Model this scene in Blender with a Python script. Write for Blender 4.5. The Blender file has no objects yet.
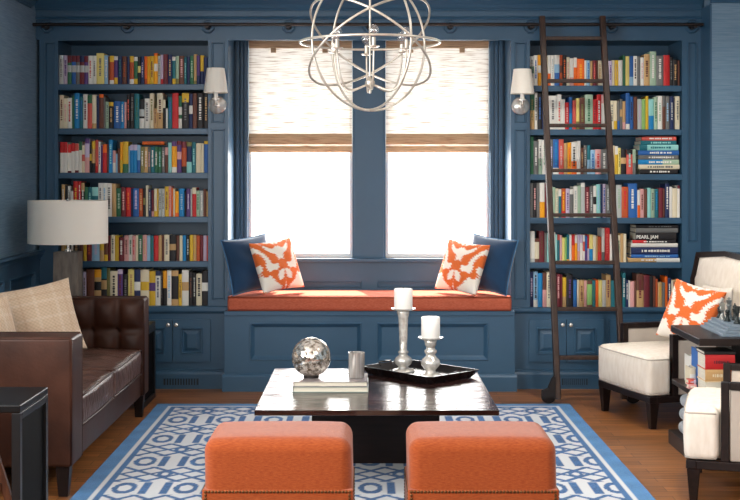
import bpy, bmesh, math, random, re
from mathutils import Vector, Matrix, Euler
random.seed(7)
C = bpy.context.scene.collection
PI = math.pi
# ---------------------------------------------------------------- camera model (used to measure the room off the photograph)
F, VX, VY, H = 1250.0, 366.0, 178.0, 1.352
def pt(px, py, d):
    s = F / d
    return Vector(((px - VX) / s, d, H - (py - VY) / s))
def zx(py, s): return H - (py - VY) / s
def xx(px, s): return (px - VX) / s
SB = 155.7; YB = F / SB          # bookcase face
SW = 148.5; YW = F / SW          # window casing plane
def bx(px): return xx(px, SB)
def bz(py): return zx(py, SB)
def wx(px): return xx(px, SW)
def wz(py): return zx(py, SW)

# ---------------------------------------------------------------- mesh builder
class MB:
    def __init__(s): s.v = []; s.f = []; s.m = []; s.col = None
    def quadgrid(s, pts, m=0, wu=False, wv=False):
        nu, nv = len(pts), len(pts[0]); b = len(s.v)
        for row in pts: s.v += [tuple(p) for p in row]
        for i in range(nu if wu else nu - 1):
            for j in range(nv if wv else nv - 1):
                i2, j2 = (i + 1) % nu, (j + 1) % nv
                s.f.append((b + i*nv + j, b + i2*nv + j, b + i2*nv + j2, b + i*nv + j2)); s.m.append(m)
    def box(s, x0, x1, y0, y1, z0, z1, m=0):
        if x0 > x1: x0, x1 = x1, x0
        if y0 > y1: y0, y1 = y1, y0
        if z0 > z1: z0, z1 = z1, z0
        b = len(s.v)
        s.v += [(x0,y0,z0),(x1,y0,z0),(x1,y1,z0),(x0,y1,z0),(x0,y0,z1),(x1,y0,z1),(x1,y1,z1),(x0,y1,z1)]
        for q in ((3,2,1,0),(4,5,6,7),(0,1,5,4),(1,2,6,5),(2,3,7,6),(3,0,4,7)):
            s.f.append(tuple(b + i for i in q)); s.m.append(m)
        return s
    def poly(s, pts, m=0):
        b = len(s.v); s.v += [tuple(p) for p in pts]; s.f.append(tuple(range(b, b + len(pts)))); s.m.append(m)
    def prism(s, pts, vec, m=0):
        n = len(pts); b = len(s.v); vec = Vector(vec)
        s.v += [tuple(p) for p in pts] + [tuple(Vector(p) + vec) for p in pts]
        s.f.append(tuple(range(b + n - 1, b - 1, -1))); s.m.append(m)
        s.f.append(tuple(range(b + n, b + 2*n))); s.m.append(m)
        for i in range(n):
            j = (i + 1) % n
            s.f.append((b + i, b + j, b + n + j, b + n + i)); s.m.append(m)
        return s
    def tube(s, path, r, n=8, closed=False, m=0):
        path = [Vector(p) for p in path]; N = len(path)
        t0 = (path[1] - path[0]).normalized()
        up = Vector((0,0,1)) if abs(t0.z) < .9 else Vector((1,0,0))
        nrm = (up - t0 * up.dot(t0)).normalized(); rows = []
        for i in range(N):
            if closed: t = (path[(i+1) % N] - path[i-1]).normalized()
            else: t = (path[min(i+1, N-1)] - path[max(i-1, 0)]).normalized()
            nrm = (nrm - t * nrm.dot(t)).normalized(); bn = t.cross(nrm)
            rr = r[i] if isinstance(r, (list, tuple)) else r
            rows.append([path[i] + (nrm * math.cos(a) + bn * math.sin(a)) * rr for a in [2*PI*k/n for k in range(n)]])
        s.quadgrid(rows, m, wu=closed, wv=True)
        if not closed:
            s.poly(rows[0][::-1], m); s.poly(rows[-1], m)
        return s
    def lathe(s, prof, cx=0, cy=0, n=24, m=0):
        rows = [[(cx + max(r, 1e-5)*math.cos(2*PI*k/n), cy + max(r, 1e-5)*math.sin(2*PI*k/n), z) for k in range(n)] for r, z in prof]
        s.quadgrid(rows, m, wv=True); return s
    def rbox(s, x0, x1, y0, y1, z0, z1, r=.02, k=3, inner=3, m=0, fn=None):
        c = Vector(((x0+x1)/2, (y0+y1)/2, (z0+z1)/2)); h = Vector((abs(x1-x0)/2, abs(y1-y0)/2, abs(z1-z0)/2))
        r = min(r, h.x, h.y, h.z)
        def samples(L):
            a = [-L + r*(1 - math.tan(PI/4*(1 - i/k))) for i in range(k)]
            lo, hi = -L + r, L - r
            mid = [lo + (hi - lo)*i/(inner + 1) for i in range(inner + 2)] if hi - lo > 1e-6 else [0]
            return a + mid + [-q for q in a[::-1]]
        for ax in range(3):
            u, v = [(1,2),(2,0),(0,1)][ax]
            for sg in (-1, 1):
                rows = []
                for a in samples(h[u]):
                    row = []
                    for b in samples(h[v]):
                        p = Vector((0,0,0)); p[ax] = sg*h[ax]; p[u] = a; p[v] = b
                        q = Vector([max(-(h[i]-r), min(h[i]-r, p[i])) for i in range(3)])
                        d = p - q
                        if d.length > 1e-9: p = q + d.normalized()*r
                        if fn: p = fn(p, h)
                        row.append(c + p)
                    rows.append(row)
                if sg < 0: rows = rows[::-1]
                s.quadgrid(rows, m)
        return s
    def xf(s, M):
        s.v = [tuple(M @ Vector(p)) for p in s.v]; return s
    def add(s, o, M=None):
        b = len(s.v); s.v += [tuple(M @ Vector(p)) for p in o.v] if M else list(o.v)
        s.f += [tuple(b + i for i in q) for q in o.f]; s.m += o.m; return s

ORIG = {}
def part(name, mb, mats, parent=None, smooth=False, bevel=0, label=None, weld=False, colors=None, sub=0):
    """link one mesh object; geometry is given in world (or the root's own) coordinates"""
    off = ORIG.get(parent, Vector((0,0,0))) if parent else Vector((0,0,0))
    me = bpy.data.meshes.new(name)
    me.from_pydata([tuple(Vector(p) - off) for p in mb.v], [], mb.f)
    mats = mats if isinstance(mats, (list, tuple)) else [mats]
    for m in mats: me.materials.append(m)
    me.polygons.foreach_set('material_index', mb.m)
    if colors:
        at = me.color_attributes.new('Col', 'FLOAT_COLOR', 'POINT')
        at.data.foreach_set('color', [c for q in colors for c in (q[0], q[1], q[2], 1.0)])
    if weld or smooth:
        bm = bmesh.new(); bm.from_mesh(me)
        bmesh.ops.remove_doubles(bm, verts=bm.verts, dist=1e-5)
        if not colors: bmesh.ops.recalc_face_normals(bm, faces=bm.faces)
        bm.to_mesh(me); bm.free()
    if smooth:
        me.polygons.foreach_set('use_smooth', [True]*len(me.polygons))
        if smooth != 'all': me.set_sharp_from_angle(angle=math.radians(50))
    me.update()
    o = bpy.data.objects.new(name, me); C.objects.link(o)
    if parent: o.parent = parent; ORIG[o] = off
    if bevel:
        b = o.modifiers.new('Bevel', 'BEVEL'); b.width = bevel; b.segments = 2; b.limit_method = 'ANGLE'; b.harden_normals = False
    if sub:
        q = o.modifiers.new('Subsurf', 'SUBSURF'); q.levels = sub; q.render_levels = sub
    if label: o['label'] = label
    return o
def tag(o, label, cat, group=None, kind=None):
    o['label'] = label; o['category'] = cat
    if group: o['group'] = group
    if kind: o['kind'] = kind
    return o
def thing(name, label, cat, loc=(0,0,0), group=None):
    o = bpy.data.objects.new(name, None); C.objects.link(o); o.location = loc; o.empty_display_size = .1
    ORIG[o] = Vector(loc); return tag(o, label, cat, group)
def struct(name, mb, mats, label, cat, **k):
    return tag(part(name, mb, mats, **k), label, cat, kind='structure')
def copy_tree(o, parent=None):
    c = o.copy(); C.objects.link(c); c.parent = parent
    for ch in list(o.children): copy_tree(ch, c)
    return c

# ---------------------------------------------------------------- materials
def lin(c):
    return tuple(((v/255)/12.92 if v/255 <= .04045 else ((v/255 + .055)/1.055)**2.4) for v in c) + (1.0,)
def pm(name, rgb, rough=.5, metal=0.0, spec=.5, var=0.0, vscale=8, stretch=(1,1,1), bump=0.0, bscale=60, bstretch=(1,1,1),
       sheen=0.0, coat=0.0, trans=0.0, rgb2=None, detail=3, ramp=(.35,.65), rand=0.0, rvar=0.0):
    m = bpy.data.materials.new(name); m.use_nodes = True
    nt = m.node_tree; N = nt.nodes; L = nt.links; b = N['Principled BSDF']
    b.inputs['Base Color'].default_value = lin(rgb); b.inputs['Roughness'].default_value = rough
    b.inputs['Metallic'].default_value = metal; b.inputs['Specular IOR Level'].default_value = spec
    b.inputs['Sheen Weight'].default_value = sheen; b.inputs['Coat Weight'].default_value = coat
    b.inputs['Transmission Weight'].default_value = trans
    tc = N.new('ShaderNodeTexCoord')
    src = None
    if var or rgb2:
        mp = N.new('ShaderNodeMapping'); mp.inputs['Scale'].default_value = stretch; L.new(tc.outputs['Object'], mp.inputs['Vector'])
        nz = N.new('ShaderNodeTexNoise'); nz.inputs['Scale'].default_value = vscale; nz.inputs['Detail'].default_value = detail
        L.new(mp.outputs['Vector'], nz.inputs['Vector'])
        cr = N.new('ShaderNodeValToRGB'); cr.color_ramp.elements[0].position = ramp[0]; cr.color_ramp.elements[1].position = ramp[1]
        if rgb2: a, c2 = lin(rgb), lin(rgb2)
        else:
            q = lin(rgb); a = tuple(v*(1 - var) for v in q[:3]) + (1,); c2 = tuple(min(1, v*(1 + var)) for v in q[:3]) + (1,)
        cr.color_ramp.elements[0].color = a; cr.color_ramp.elements[1].color = c2
        L.new(nz.outputs['Fac'], cr.inputs['Fac']); L.new(cr.outputs['Color'], b.inputs['Base Color']); src = cr.outputs['Color']
        if rvar:
            mr = N.new('ShaderNodeMapRange'); mr.inputs['To Min'].default_value = rough - rvar; mr.inputs['To Max'].default_value = rough + rvar
            L.new(nz.outputs['Fac'], mr.inputs['Value']); L.new(mr.outputs['Result'], b.inputs['Roughness'])
    if rand:
        oi = N.new('ShaderNodeObjectInfo'); hs = N.new('ShaderNodeHueSaturation')
        mr = N.new('ShaderNodeMapRange'); mr.inputs['To Min'].default_value = 1 - rand; mr.inputs['To Max'].default_value = 1 + rand
        L.new(oi.outputs['Random'], mr.inputs['Value']); L.new(mr.outputs['Result'], hs.inputs['Value'])
        if src: L.new(src, hs.inputs['Color'])
        else: hs.inputs['Color'].default_value = lin(rgb)
        L.new(hs.outputs['Color'], b.inputs['Base Color'])
    if bump:
        mp2 = N.new('ShaderNodeMapping'); mp2.inputs['Scale'].default_value = bstretch; L.new(tc.outputs['Object'], mp2.inputs['Vector'])
        n2 = N.new('ShaderNodeTexNoise'); n2.inputs['Scale'].default_value = bscale; n2.inputs['Detail'].default_value = 3
        L.new(mp2.outputs['Vector'], n2.inputs['Vector'])
        bp = N.new('ShaderNodeBump'); bp.inputs['Strength'].default_value = bump; bp.inputs['Distance'].default_value = .01
        L.new(n2.outputs['Fac'], bp.inputs['Height']); L.new(bp.outputs['Normal'], b.inputs['Normal'])
    return m
def colmat(name, rough=.9, sheen=.1, bump=.3, bscale=400):
    m = pm(name, (255,255,255), rough, sheen=sheen, bump=bump, bscale=bscale, spec=.2)
    nt = m.node_tree; a = nt.nodes.new('ShaderNodeAttribute'); a.attribute_name = 'Col'
    nt.links.new(a.outputs['Color'], nt.nodes['Principled BSDF'].inputs['Base Color']); return m

BLUE = (48, 84, 111)
M = {}
M['blue'] = pm('blue_paint', BLUE, .38, var=.04, vscale=3)
M['grass'] = pm('blue_grasscloth', (104,131,152), .85, spec=.1, rgb2=(124,149,168), vscale=6, stretch=(1.2,1.2,40), detail=6, bump=.12, bscale=9, bstretch=(1.5,1.5,60))
M['ceil'] = pm('ceiling_paint', (238,236,230), .8)
M['cream'] = pm('rear_wall_paint', (205,205,200), .8)
M['sash'] = pm('white_sash_paint', (240,240,238), .4)
M['bronze'] = pm('dark_bronze', (48,42,40), .4, metal=.6, var=.1)
M['ladder'] = pm('ladder_wood', (66,47,38), .42, spec=.3, rgb2=(46,32,26), vscale=10, stretch=(6,6,.6), detail=5)
M['nickel'] = pm('polished_nickel', (226,223,216), .22, metal=.65)
M['leaf'] = pm('champagne_leaf', (205,196,182), .38, metal=.75, rgb2=(225,218,206), vscale=30)
M['shade'] = pm('white_linen', (240,234,222), .9, spec=.1, bump=.1, bscale=300)
M['espresso'] = pm('espresso_wood', (22,15,14), .36, spec=.25, rgb2=(32,21,19), vscale=6, stretch=(1,8,8), detail=4)
M['blackwood'] = pm('black_wood', (14,13,14), .32, spec=.22, var=.2)
M['blacksteel'] = pm('black_steel', (24,24,26), .35, metal=.2, spec=.3)
M['leather'] = pm('brown_leather', (48,26,18), .42, spec=.2, rgb2=(66,38,27), vscale=7, detail=5, bump=.06, bscale=70, rvar=.08)
M['leather2'] = pm('creased_brown_leather', (62,36,27), .32, spec=.6, rgb2=(100,70,60), vscale=11, stretch=(1,1.8,.6), detail=7, bump=1.0, bscale=24, bstretch=(.7,2.2,.7), rvar=.1)
M['chairfab'] = pm('oatmeal_linen', (219,208,194), .9, spec=.15, rgb2=(228,219,207), vscale=14, stretch=(3,3,1), bump=.15, bscale=350)
M['greige'] = pm('greige_linen', (176,166,155), .9, spec=.15, var=.06, bump=.15, bscale=350)
M['orange'] = pm('orange_linen', (134,58,23), .9, spec=.12, rgb2=(156,77,36), vscale=60, stretch=(1,1,6), detail=4, bump=.2, bscale=260, sheen=.24, ramp=(.3,.7))
M['cushion'] = pm('coral_linen', (172,84,60), .9, spec=.15, rgb2=(188,100,76), vscale=60, stretch=(1,4,4), bump=.2, bscale=260, sheen=.08)
M['piping'] = pm('dark_coral_piping', (150,66,40), .85)
M['velvet'] = pm('navy_velvet', (16,52,84), .8, spec=.2, var=.15, vscale=5, sheen=.5)
M['velvetpipe'] = pm('pale_blue_stitching', (60,110,150), .7)
M['mercury'] = pm('mercury_glass', (236,233,226), .2, metal=.5, rgb2=(196,192,184), vscale=40, detail=5, bump=.25, bscale=45)
M['wax'] = pm('white_wax', (244,242,236), .5, spec=.3)
M['traywood'] = pm('black_lacquer', (20,17,18), .25, coat=.4)
M['traysilver'] = pm('silvered_tray_bottom', (190,188,186), .22, metal=.8, rgb2=(150,148,146), vscale=14)
M['paper'] = pm('page_paper', (228,222,205), .9, rgb2=(205,198,180), vscale=40, stretch=(.2,.2,14))
M['matte'] = pm('matte_black_panel', (8,8,9), .7, spec=.1)
M['brass'] = pm('antique_brass_nail', (96,66,40), .35, metal=.9)
M['stone'] = pm('grey_bronze_veneer', (92,84,78), .55, rgb2=(120,110,100), vscale=9, stretch=(4,4,1), detail=6)
M['boardgrey'] = pm('blue_grey_board', (112,128,142), .4, var=.08, metal=.2)
M['chesslight'] = pm('pewter', (150,152,148), .3, metal=.85)
M['chessdark'] = pm('dark_pewter', (46,52,52), .35, metal=.6)
M['blanket'] = pm('grey_blue_wool', (150,158,165), .95, var=.1, vscale=30, bump=.5, bscale=120, sheen=.3)
M['stoolwood'] = pm('oiled_teak', (132,78,48), .45, rgb2=(104,58,36), vscale=8, stretch=(8,8,.8))
M['vent'] = pm('dark_vent', (18,24,32), .6)
M['puck'] = pm('frosted_lens', (190,196,200), .5)
# rug, ikat and plaid carry their pattern as woven colours
M['rug'] = colmat('woven_wool_rug', .95, .1, .5, 250)
M['ikat'] = colmat('ikat_print_cotton', .85, .1, .15, 350)

def floor_mat():
    m = bpy.data.materials.new('oak_floor_boards'); m.use_nodes = True; nt = m.node_tree; N = nt.nodes; L = nt.links; b = N['Principled BSDF']
    tc = N.new('ShaderNodeTexCoord')
    br = N.new('ShaderNodeTexBrick'); br.offset = .37; br.inputs['Scale'].default_value = 1
    br.inputs['Brick Width'].default_value = 1.3; br.inputs['Row Height'].default_value = .083; br.inputs['Mortar Size'].default_value = .0015
    br.inputs['Color1'].default_value = lin((158,104,58)); br.inputs['Color2'].default_value = lin((122,78,42)); br.inputs['Mortar'].default_value = lin((52,28,17))
    L.new(tc.outputs['Object'], br.inputs['Vector'])
    mp = N.new('ShaderNodeMapping'); mp.inputs['Scale'].default_value = (1.5,28,1); L.new(tc.outputs['Object'], mp.inputs['Vector'])
    nz = N.new('ShaderNodeTexNoise'); nz.inputs['Scale'].default_value = 2.2; nz.inputs['Detail'].default_value = 6; L.new(mp.outputs['Vector'], nz.inputs['Vector'])
    cr = N.new('ShaderNodeValToRGB'); cr.color_ramp.elements[0].position = .3; cr.color_ramp.elements[1].position = .7
    cr.color_ramp.elements[0].color = (.42,.38,.34,1); cr.color_ramp.elements[1].color = (1.4,1.36,1.3,1); L.new(nz.outputs['Fac'], cr.inputs['Fac'])
    mx = N.new('ShaderNodeMix'); mx.data_type = 'RGBA'; mx.blend_type = 'MULTIPLY'; mx.inputs[0].default_value = 1
    L.new(br.outputs['Color'], mx.inputs[6]); L.new(cr.outputs['Color'], mx.inputs[7]); L.new(mx.outputs[2], b.inputs['Base Color'])
    b.inputs['Roughness'].default_value = .36
    bp = N.new('ShaderNodeBump'); bp.inputs['Strength'].default_value = .12; bp.inputs['Distance'].default_value = .005
    L.new(nz.outputs['Fac'], bp.inputs['Height']); L.new(bp.outputs['Normal'], b.inputs['Normal']); return m
M['floor'] = floor_mat()
def table_mat():
    m = pm('striped_macassar', (26,15,13), .13, rgb2=(74,48,42), vscale=3, stretch=(.5,22,6), detail=5, coat=.5)
    nt = m.node_tree; N = nt.nodes; L = nt.links; b = N['Principled BSDF']
    tc = N.new('ShaderNodeTexCoord'); mp = N.new('ShaderNodeMapping'); mp.inputs['Scale'].default_value = (1.2,44,1); L.new(tc.outputs['Object'], mp.inputs['Vector'])
    nz = N.new('ShaderNodeTexNoise'); nz.inputs['Scale'].default_value = 1.6; nz.inputs['Detail'].default_value = 2; L.new(mp.outputs['Vector'], nz.inputs['Vector'])
    bp = N.new('ShaderNodeBump'); bp.inputs['Strength'].default_value = .5; bp.inputs['Distance'].default_value = .01
    L.new(nz.outputs['Fac'], bp.inputs['Height']); L.new(bp.outputs['Normal'], b.inputs['Normal']); L.new(bp.outputs['Normal'], b.inputs['Coat Normal'])
    return m
M['macassar'] = table_mat()
def sphere_mat():
    m = pm('mosaic_mirror', (228,222,210), .1, metal=.75)
    nt = m.node_tree; N = nt.nodes; L = nt.links; b = N['Principled BSDF']
    tc = N.new('ShaderNodeTexCoord'); vo = N.new('ShaderNodeTexVoronoi'); vo.inputs['Scale'].default_value = 70; L.new(tc.outputs['Object'], vo.inputs['Vector'])
    nz = N.new('ShaderNodeTexNoise'); nz.inputs['Scale'].default_value = 60; nz.inputs['Detail'].default_value = 4; L.new(tc.outputs['Object'], nz.inputs['Vector'])
    cr = N.new('ShaderNodeValToRGB'); cr.color_ramp.elements[0].position = .36; cr.color_ramp.elements[1].position = .55
    cr.color_ramp.elements[0].color = lin((120,105,88)); cr.color_ramp.elements[1].color = lin((236,231,222)); L.new(nz.outputs['Fac'], cr.inputs['Fac'])
    L.new(cr.outputs['Color'], b.inputs['Base Color'])
    bp = N.new('ShaderNodeBump'); bp.inputs['Strength'].default_value = .25; bp.inputs['Distance'].default_value = .004
    L.new(vo.outputs['Distance'], bp.inputs['Height']); L.new(bp.outputs['Normal'], b.inputs['Normal']); return m
M['mosaic'] = sphere_mat()
def woven_mat(name, c1, c2, tr, hole):
    m = bpy.data.materials.new(name); m.use_nodes = True; nt = m.node_tree; N = nt.nodes; L = nt.links
    out = N['Material Output']; N.remove(N['Principled BSDF'])
    tc = N.new('ShaderNodeTexCoord'); mp = N.new('ShaderNodeMapping'); mp.inputs['Scale'].default_value = (3.5,1,75); L.new(tc.outputs['Object'], mp.inputs['Vector'])
    nz = N.new('ShaderNodeTexNoise'); nz.inputs['Scale'].default_value = 2.2; nz.inputs['Detail'].default_value = 5; L.new(mp.outputs['Vector'], nz.inputs['Vector'])
    cr = N.new('ShaderNodeValToRGB'); cr.color_ramp.elements[0].position = .3; cr.color_ramp.elements[1].position = .5
    cr.color_ramp.elements[0].color = lin(c2); cr.color_ramp.elements[1].color = lin(c1); L.new(nz.outputs['Fac'], cr.inputs['Fac'])
    df = N.new('ShaderNodeBsdfDiffuse'); tl = N.new('ShaderNodeBsdfTranslucent'); tp = N.new('ShaderNodeBsdfTransparent')
    L.new(cr.outputs['Color'], df.inputs['Color']); L.new(cr.outputs['Color'], tl.inputs['Color'])
    a = N.new('ShaderNodeMixShader'); a.inputs['Fac'].default_value = tr; L.new(df.outputs[0], a.inputs[1]); L.new(tl.outputs[0], a.inputs[2])
    c = N.new('ShaderNodeMixShader'); c.inputs['Fac'].default_value = hole; L.new(a.outputs[0], c.inputs[1]); L.new(tp.outputs[0], c.inputs[2])
    L.new(c.outputs[0], out.inputs['Surface']); return m
M['woven'] = woven_mat('woven_grass_shade', (246,240,230), (164,138,110), .060, .008)
M['wovenfold'] = woven_mat('folded_woven_grass', (206,172,138), (150,114,84), .05, .0)  # same weave in darker tan; dimmer backlight through doubled layers is in the colour
def pane_mat(name='window_glass', fac=.05):
    m = bpy.data.materials.new(name); m.use_nodes = True; nt = m.node_tree; N = nt.nodes; L = nt.links
    out = N['Material Output']; N.remove(N['Principled BSDF'])
    tp = N.new('ShaderNodeBsdfTransparent'); gl = N.new('ShaderNodeBsdfGlossy'); gl.inputs['Roughness'].default_value = .02
    mx = N.new('ShaderNodeMixShader'); mx.inputs['Fac'].default_value = fac; L.new(tp.outputs[0], mx.inputs[1]); L.new(gl.outputs[0], mx.inputs[2]); L.new(mx.outputs[0], out.inputs['Surface']); return m
M['pane'] = pane_mat(); M['glass'] = pane_mat('clear_bulb_glass', .3)

# ---------------------------------------------------------------- panelled boards
def panel_board(mb, x0, x1, z0, z1, y, th, recs=(), depth=.012, bead=.014, field=None, m=0):
    """front of a board at y (facing -Y) with moulded recessed panels; board goes back by th"""
    xs = sorted({x0, x1} | {q for r in recs for q in (r[0], r[1])}); zs = sorted({z0, z1} | {q for r in recs for q in (r[2], r[3])})
    for i in range(len(xs)-1):
        for j in range(len(zs)-1):
            cx, cz = (xs[i]+xs[i+1])/2, (zs[j]+zs[j+1])/2
            if any(r[0] < cx < r[1] and r[2] < cz < r[3] for r in recs): continue
            mb.poly([(xs[i],y,zs[j]),(xs[i+1],y,zs[j]),(xs[i+1],y,zs[j+1]),(xs[i],y,zs[j+1])], m)
    for (a, b, c, d) in recs:
        rings = [(0, 0), (.003, -.006), (.008, -.006), (bead*.7, depth*.5), (bead, depth)]
        if field: rings += [(bead + field*.25, depth), (bead + field, depth - .010), (bead + field + .004, depth - .010)]
        loops = [[(a+e, y+dy, c+e), (b-e, y+dy, c+e), (b-e, y+dy, d-e), (a+e, y+dy, d-e)] for e, dy in rings]
        mb.quadgrid(loops, m, wv=True)
        mb.poly(loops[-1], m)
    b = y + th
    mb.poly([(x0,b,z0),(x0,b,z1),(x1,b,z1),(x1,b,z0)], m)
    mb.poly([(x0,y,z0),(x0,y,z1),(x0,b,z1),(x0,b,z0)], m); mb.poly([(x1,y,z0),(x1,b,z0),(x1,b,z1),(x1,y,z1)], m)
    mb.poly([(x0,y,z1),(x1,y,z1),(x1,b,z1),(x0,b,z1)], m); mb.poly([(x0,y,z0),(x0,b,z0),(x1,b,z0),(x1,y,z0)], m)
    return mb
def moulding(mb, x0, x1, y, prof, m=0):
    """prof: (out, z) points of a section that projects towards the camera from plane y"""
    rows = [[(x0, y - o, z) for o, z in prof], [(x1, y - o, z) for o, z in prof]]
    mb.quadgrid(rows, m); mb.poly(rows[0], m); mb.poly(rows[1][::-1], m); return mb
WORLD, REAR, WINP, SUNP, EXPO, FILL, SIDE = 2.5, (24, 30), 42, 22, 0.1, 20, 95
# ================================================================ ROOM SHELL
XL, XP, XR, YR, ZC, YP = -2.12, 2.164, 3.1, -1.6, 2.62, 7.82
BL, BR = bx(228), bx(511)                     # sides of the window bay
fl = MB().box(XL-.1, XR+.1, YR-.1, 8.62, -.05, 0); struct('floor', fl, M['floor'], 'medium brown oak floor boards running across the room', 'floor')
ce = MB().box(XL-.1, XR+.1, YR-.1, 8.62, ZC, ZC+.05); struct('ceiling', ce, M['ceil'], 'plain pale ceiling above the crown moulding', 'ceiling')
LW = [(1.2, 2.7), (3.1, 4.6)]            # two windows in this wall, out of the picture
w = MB().box(XL-.1, XL, YR-.1, 8.62, 0, .9).box(XL-.1, XL, YR-.1, 8.62, 2.35, ZC)
for a, b in ((YR-.1, LW[0][0]), (LW[0][1], LW[1][0]), (LW[1][1], 8.62)): w.box(XL-.1, XL, a, b, .9, 2.35)
struct('wall_left', w, M['grass'], 'blue grasscloth wall beside the leather sofa', 'wall')
w = MB().box(XP, XR+.1, YP, 8.0, 0, ZC); struct('wall_pier', w, M['grass'], 'blue grasscloth wall behind the cream armchair', 'wall')
w = MB().box(XR, XR+.1, YR-.1, YP, 0, ZC); struct('wall_right', w, M['grass'], 'blue grasscloth side wall beyond the armchairs', 'wall')
w = MB().box(XP, XP+.012, YP-.001, 8.0, 0, ZC)
struct('trim_pier', MB().box(XP-.012, XP-.0005, YP, YB-.001, 0, 2.44), M['blue'], 'dark blue return between ladder bookcase and grasscloth wall', 'trim')
# back wall behind the cases and round the windows
w = MB()
w.box(XL, BL-.001, 8.42, 8.62, 0, ZC); w.box(BR+.001, XR+.1, 8.42, 8.62, 0, ZC)
ZS, ZT = wz(258), wz(40)
WX = [(wx(248), wx(352.5)), (wx(385.5), wx(489.5))]
lo = [(wx(262), wx(362), wz(287.5), wz(281)), (wx(377.5), wx(478), wz(287.5), wz(281))]
panel_board(w, BL, BR, 0, ZS, YW, .2, lo, depth=.008, bead=.01)
w.box(BL, BR, YW, 8.62, ZT, ZC)
w.box(BL, WX[0][0], YW, 8.62, ZS, ZT); w.box(WX[0][1], WX[1][0], YW, 8.62, ZS, ZT); w.box(WX[1][1], BR, YW, 8.62, ZS, ZT)
struct('wall_back', w, M['blue'], 'blue painted back wall around the two windows', 'wall')
# stepped casing round the windows and sill
t = MB()
for a, b in ((BL+.012, WX[0][0]-.003), (WX[1][1]+.003, BR-.012)):
    wd = b - a; inner = b if a < 0 else a; sg = -1 if a < 0 else 1
    t.box(inner, inner + sg*wd*.30, YW-.014, YW, ZS, ZT); t.box(inner + sg*wd*.34, inner + sg*wd*.62, YW-.022, YW, ZS, ZT); t.box(inner + sg*wd*.66, inner + sg*wd, YW-.032, YW, ZS, ZT)
t.box(WX[0][1]+.012, WX[1][0]-.012, YW-.010, YW, ZS, ZT)
struct('trim_casing', t, M['blue'], 'stepped blue casing beside and between the windows', 'trim', bevel=.003)
t = MB().box(BL+.001, BR-.001, YW-.035, YW+.05, ZS-.026, ZS)
struct('trim_sill', t, M['blue'], 'blue window sill running under both windows', 'trim', bevel=.004)
for i, (a, b) in enumerate(WX):
    root = bpy.data.objects.new('window_%d' % (i+1), None); C.objects.link(root); root.location = (a, 8.48, ZS); ORIG[root] = Vector(root.location)
    tag(root, ['bright window nearest the sofa side, woven shade half down', 'bright window nearest the ladder, woven shade half down'][i], 'window', kind='structure')
    f = MB(); e = .022
    f.box(a, a+e, 8.46, 8.5, ZS, ZT); f.box(b-e, b, 8.46, 8.5, ZS, ZT); f.box(a+e, b-e, 8.46, 8.5, ZS, ZS+.03); f.box(a+e, b-e, 8.46, 8.5, ZT-.03, ZT); f.box(a+e, b-e, 8.46, 8.5, 1.56, 1.595)
    part('window_frame', f, M['sash'], root, bevel=.003)
    part('pane', MB().box(a+e, b-e, 8.478, 8.482, ZS+.03, 1.56), M['pane'], root); part('pane', MB().box(a+e, b-e, 8.478, 8.482, 1.595, ZT-.03), M['pane'], root)
# header fascia, crown and mouldings over the whole back wall
t = MB(); t.box(XL+.0005, XP, YB, YB+.05, 2.240, ZC)
struct('trim_frieze', t, M['blue'], 'blue frieze board above the bookcases and window bay', 'trim')
t = MB()
moulding(t, XL+.001, XP-.0125, YB, [(0, bz(19.5)), (.014, bz(19.5)), (.020, bz(18.2)), (.014, bz(17)), (.010, bz(16.6)), (0, bz(16.6))])
moulding(t, XL+.001, XP-.0125, YB, [(0, 2.425), (.012, 2.425), (.018, 2.437), (.024, 2.44), (.036, 2.462), (.07, 2.50), (.10, 2.545), (.115, 2.556), (.115, 2.575), (.13, 2.585), (.13, ZC), (0, ZC)])
struct('trim_crown', t, M['blue'], 'stepped blue crown moulding along the back wall', 'trim')
t = MB()
prof = [(0, 2.425), (.012, 2.425), (.018, 2.437), (.024, 2.44), (.036, 2.462), (.07, 2.50), (.10, 2.545), (.115, 2.556), (.115, 2.575), (.13, 2.585), (.13, ZC), (0, ZC)]
moulding(t, YR, 7.895, -XL, prof); t.xf(Matrix.Rotation(PI/2, 4, 'Z'))
struct('trim_crown_side', t, M['blue'], 'blue crown moulding above the grasscloth by the sofa', 'trim')
t = MB(); moulding(t, XP-.012, XR, YP, [(0, 2.445), (.012, 2.445), (.02, 2.46), (.05, 2.50), (.09, 2.56), (.09, ZC), (0, ZC)])
struct('trim_crown_pier', t, M['blue'], 'blue crown moulding above the grasscloth behind the armchair', 'trim')
rail = [(0, .835), (.014, .835), (.018, .85), (.03, .868), (.036, .872), (.036, .89), (0, .89)]
t = MB()
recs = []
y0 = 7.93
while y0 - .62 > YR: recs.append((y0-.56, y0, .22, .755)); y0 -= .68
panel_board(t, YR, 8.03, 0, .86, -XL-.02, .0195, recs, depth=.016, bead=.03)
moulding(t, YR, 8.03, -XL-.02, rail); moulding(t, YR, 8.03, -XL-.02, [(0,0),(.014,0),(.014,.12),(.006,.14),(0,.14)])
t.xf(Matrix.Rotation(PI/2, 4, 'Z')); struct('trim_wainscot', t, M['blue'], 'blue panelled wainscot with chair rail beside the sofa', 'trim')
t = MB(); panel_board(t, XP, XR, 0, .86, YP-.02, .0195, [(XP+.1, XR-.12, .22, .755)], depth=.016, bead=.03)
moulding(t, XP-.012, XR, YP-.02, rail); moulding(t, XP, XR, YP-.02, [(0,0),(.014,0),(.014,.12),(.006,.14),(0,.14)])
struct('trim_rail', t, M['blue'], 'blue panelled wainscot with chair rail behind the armchair', 'trim')
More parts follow.
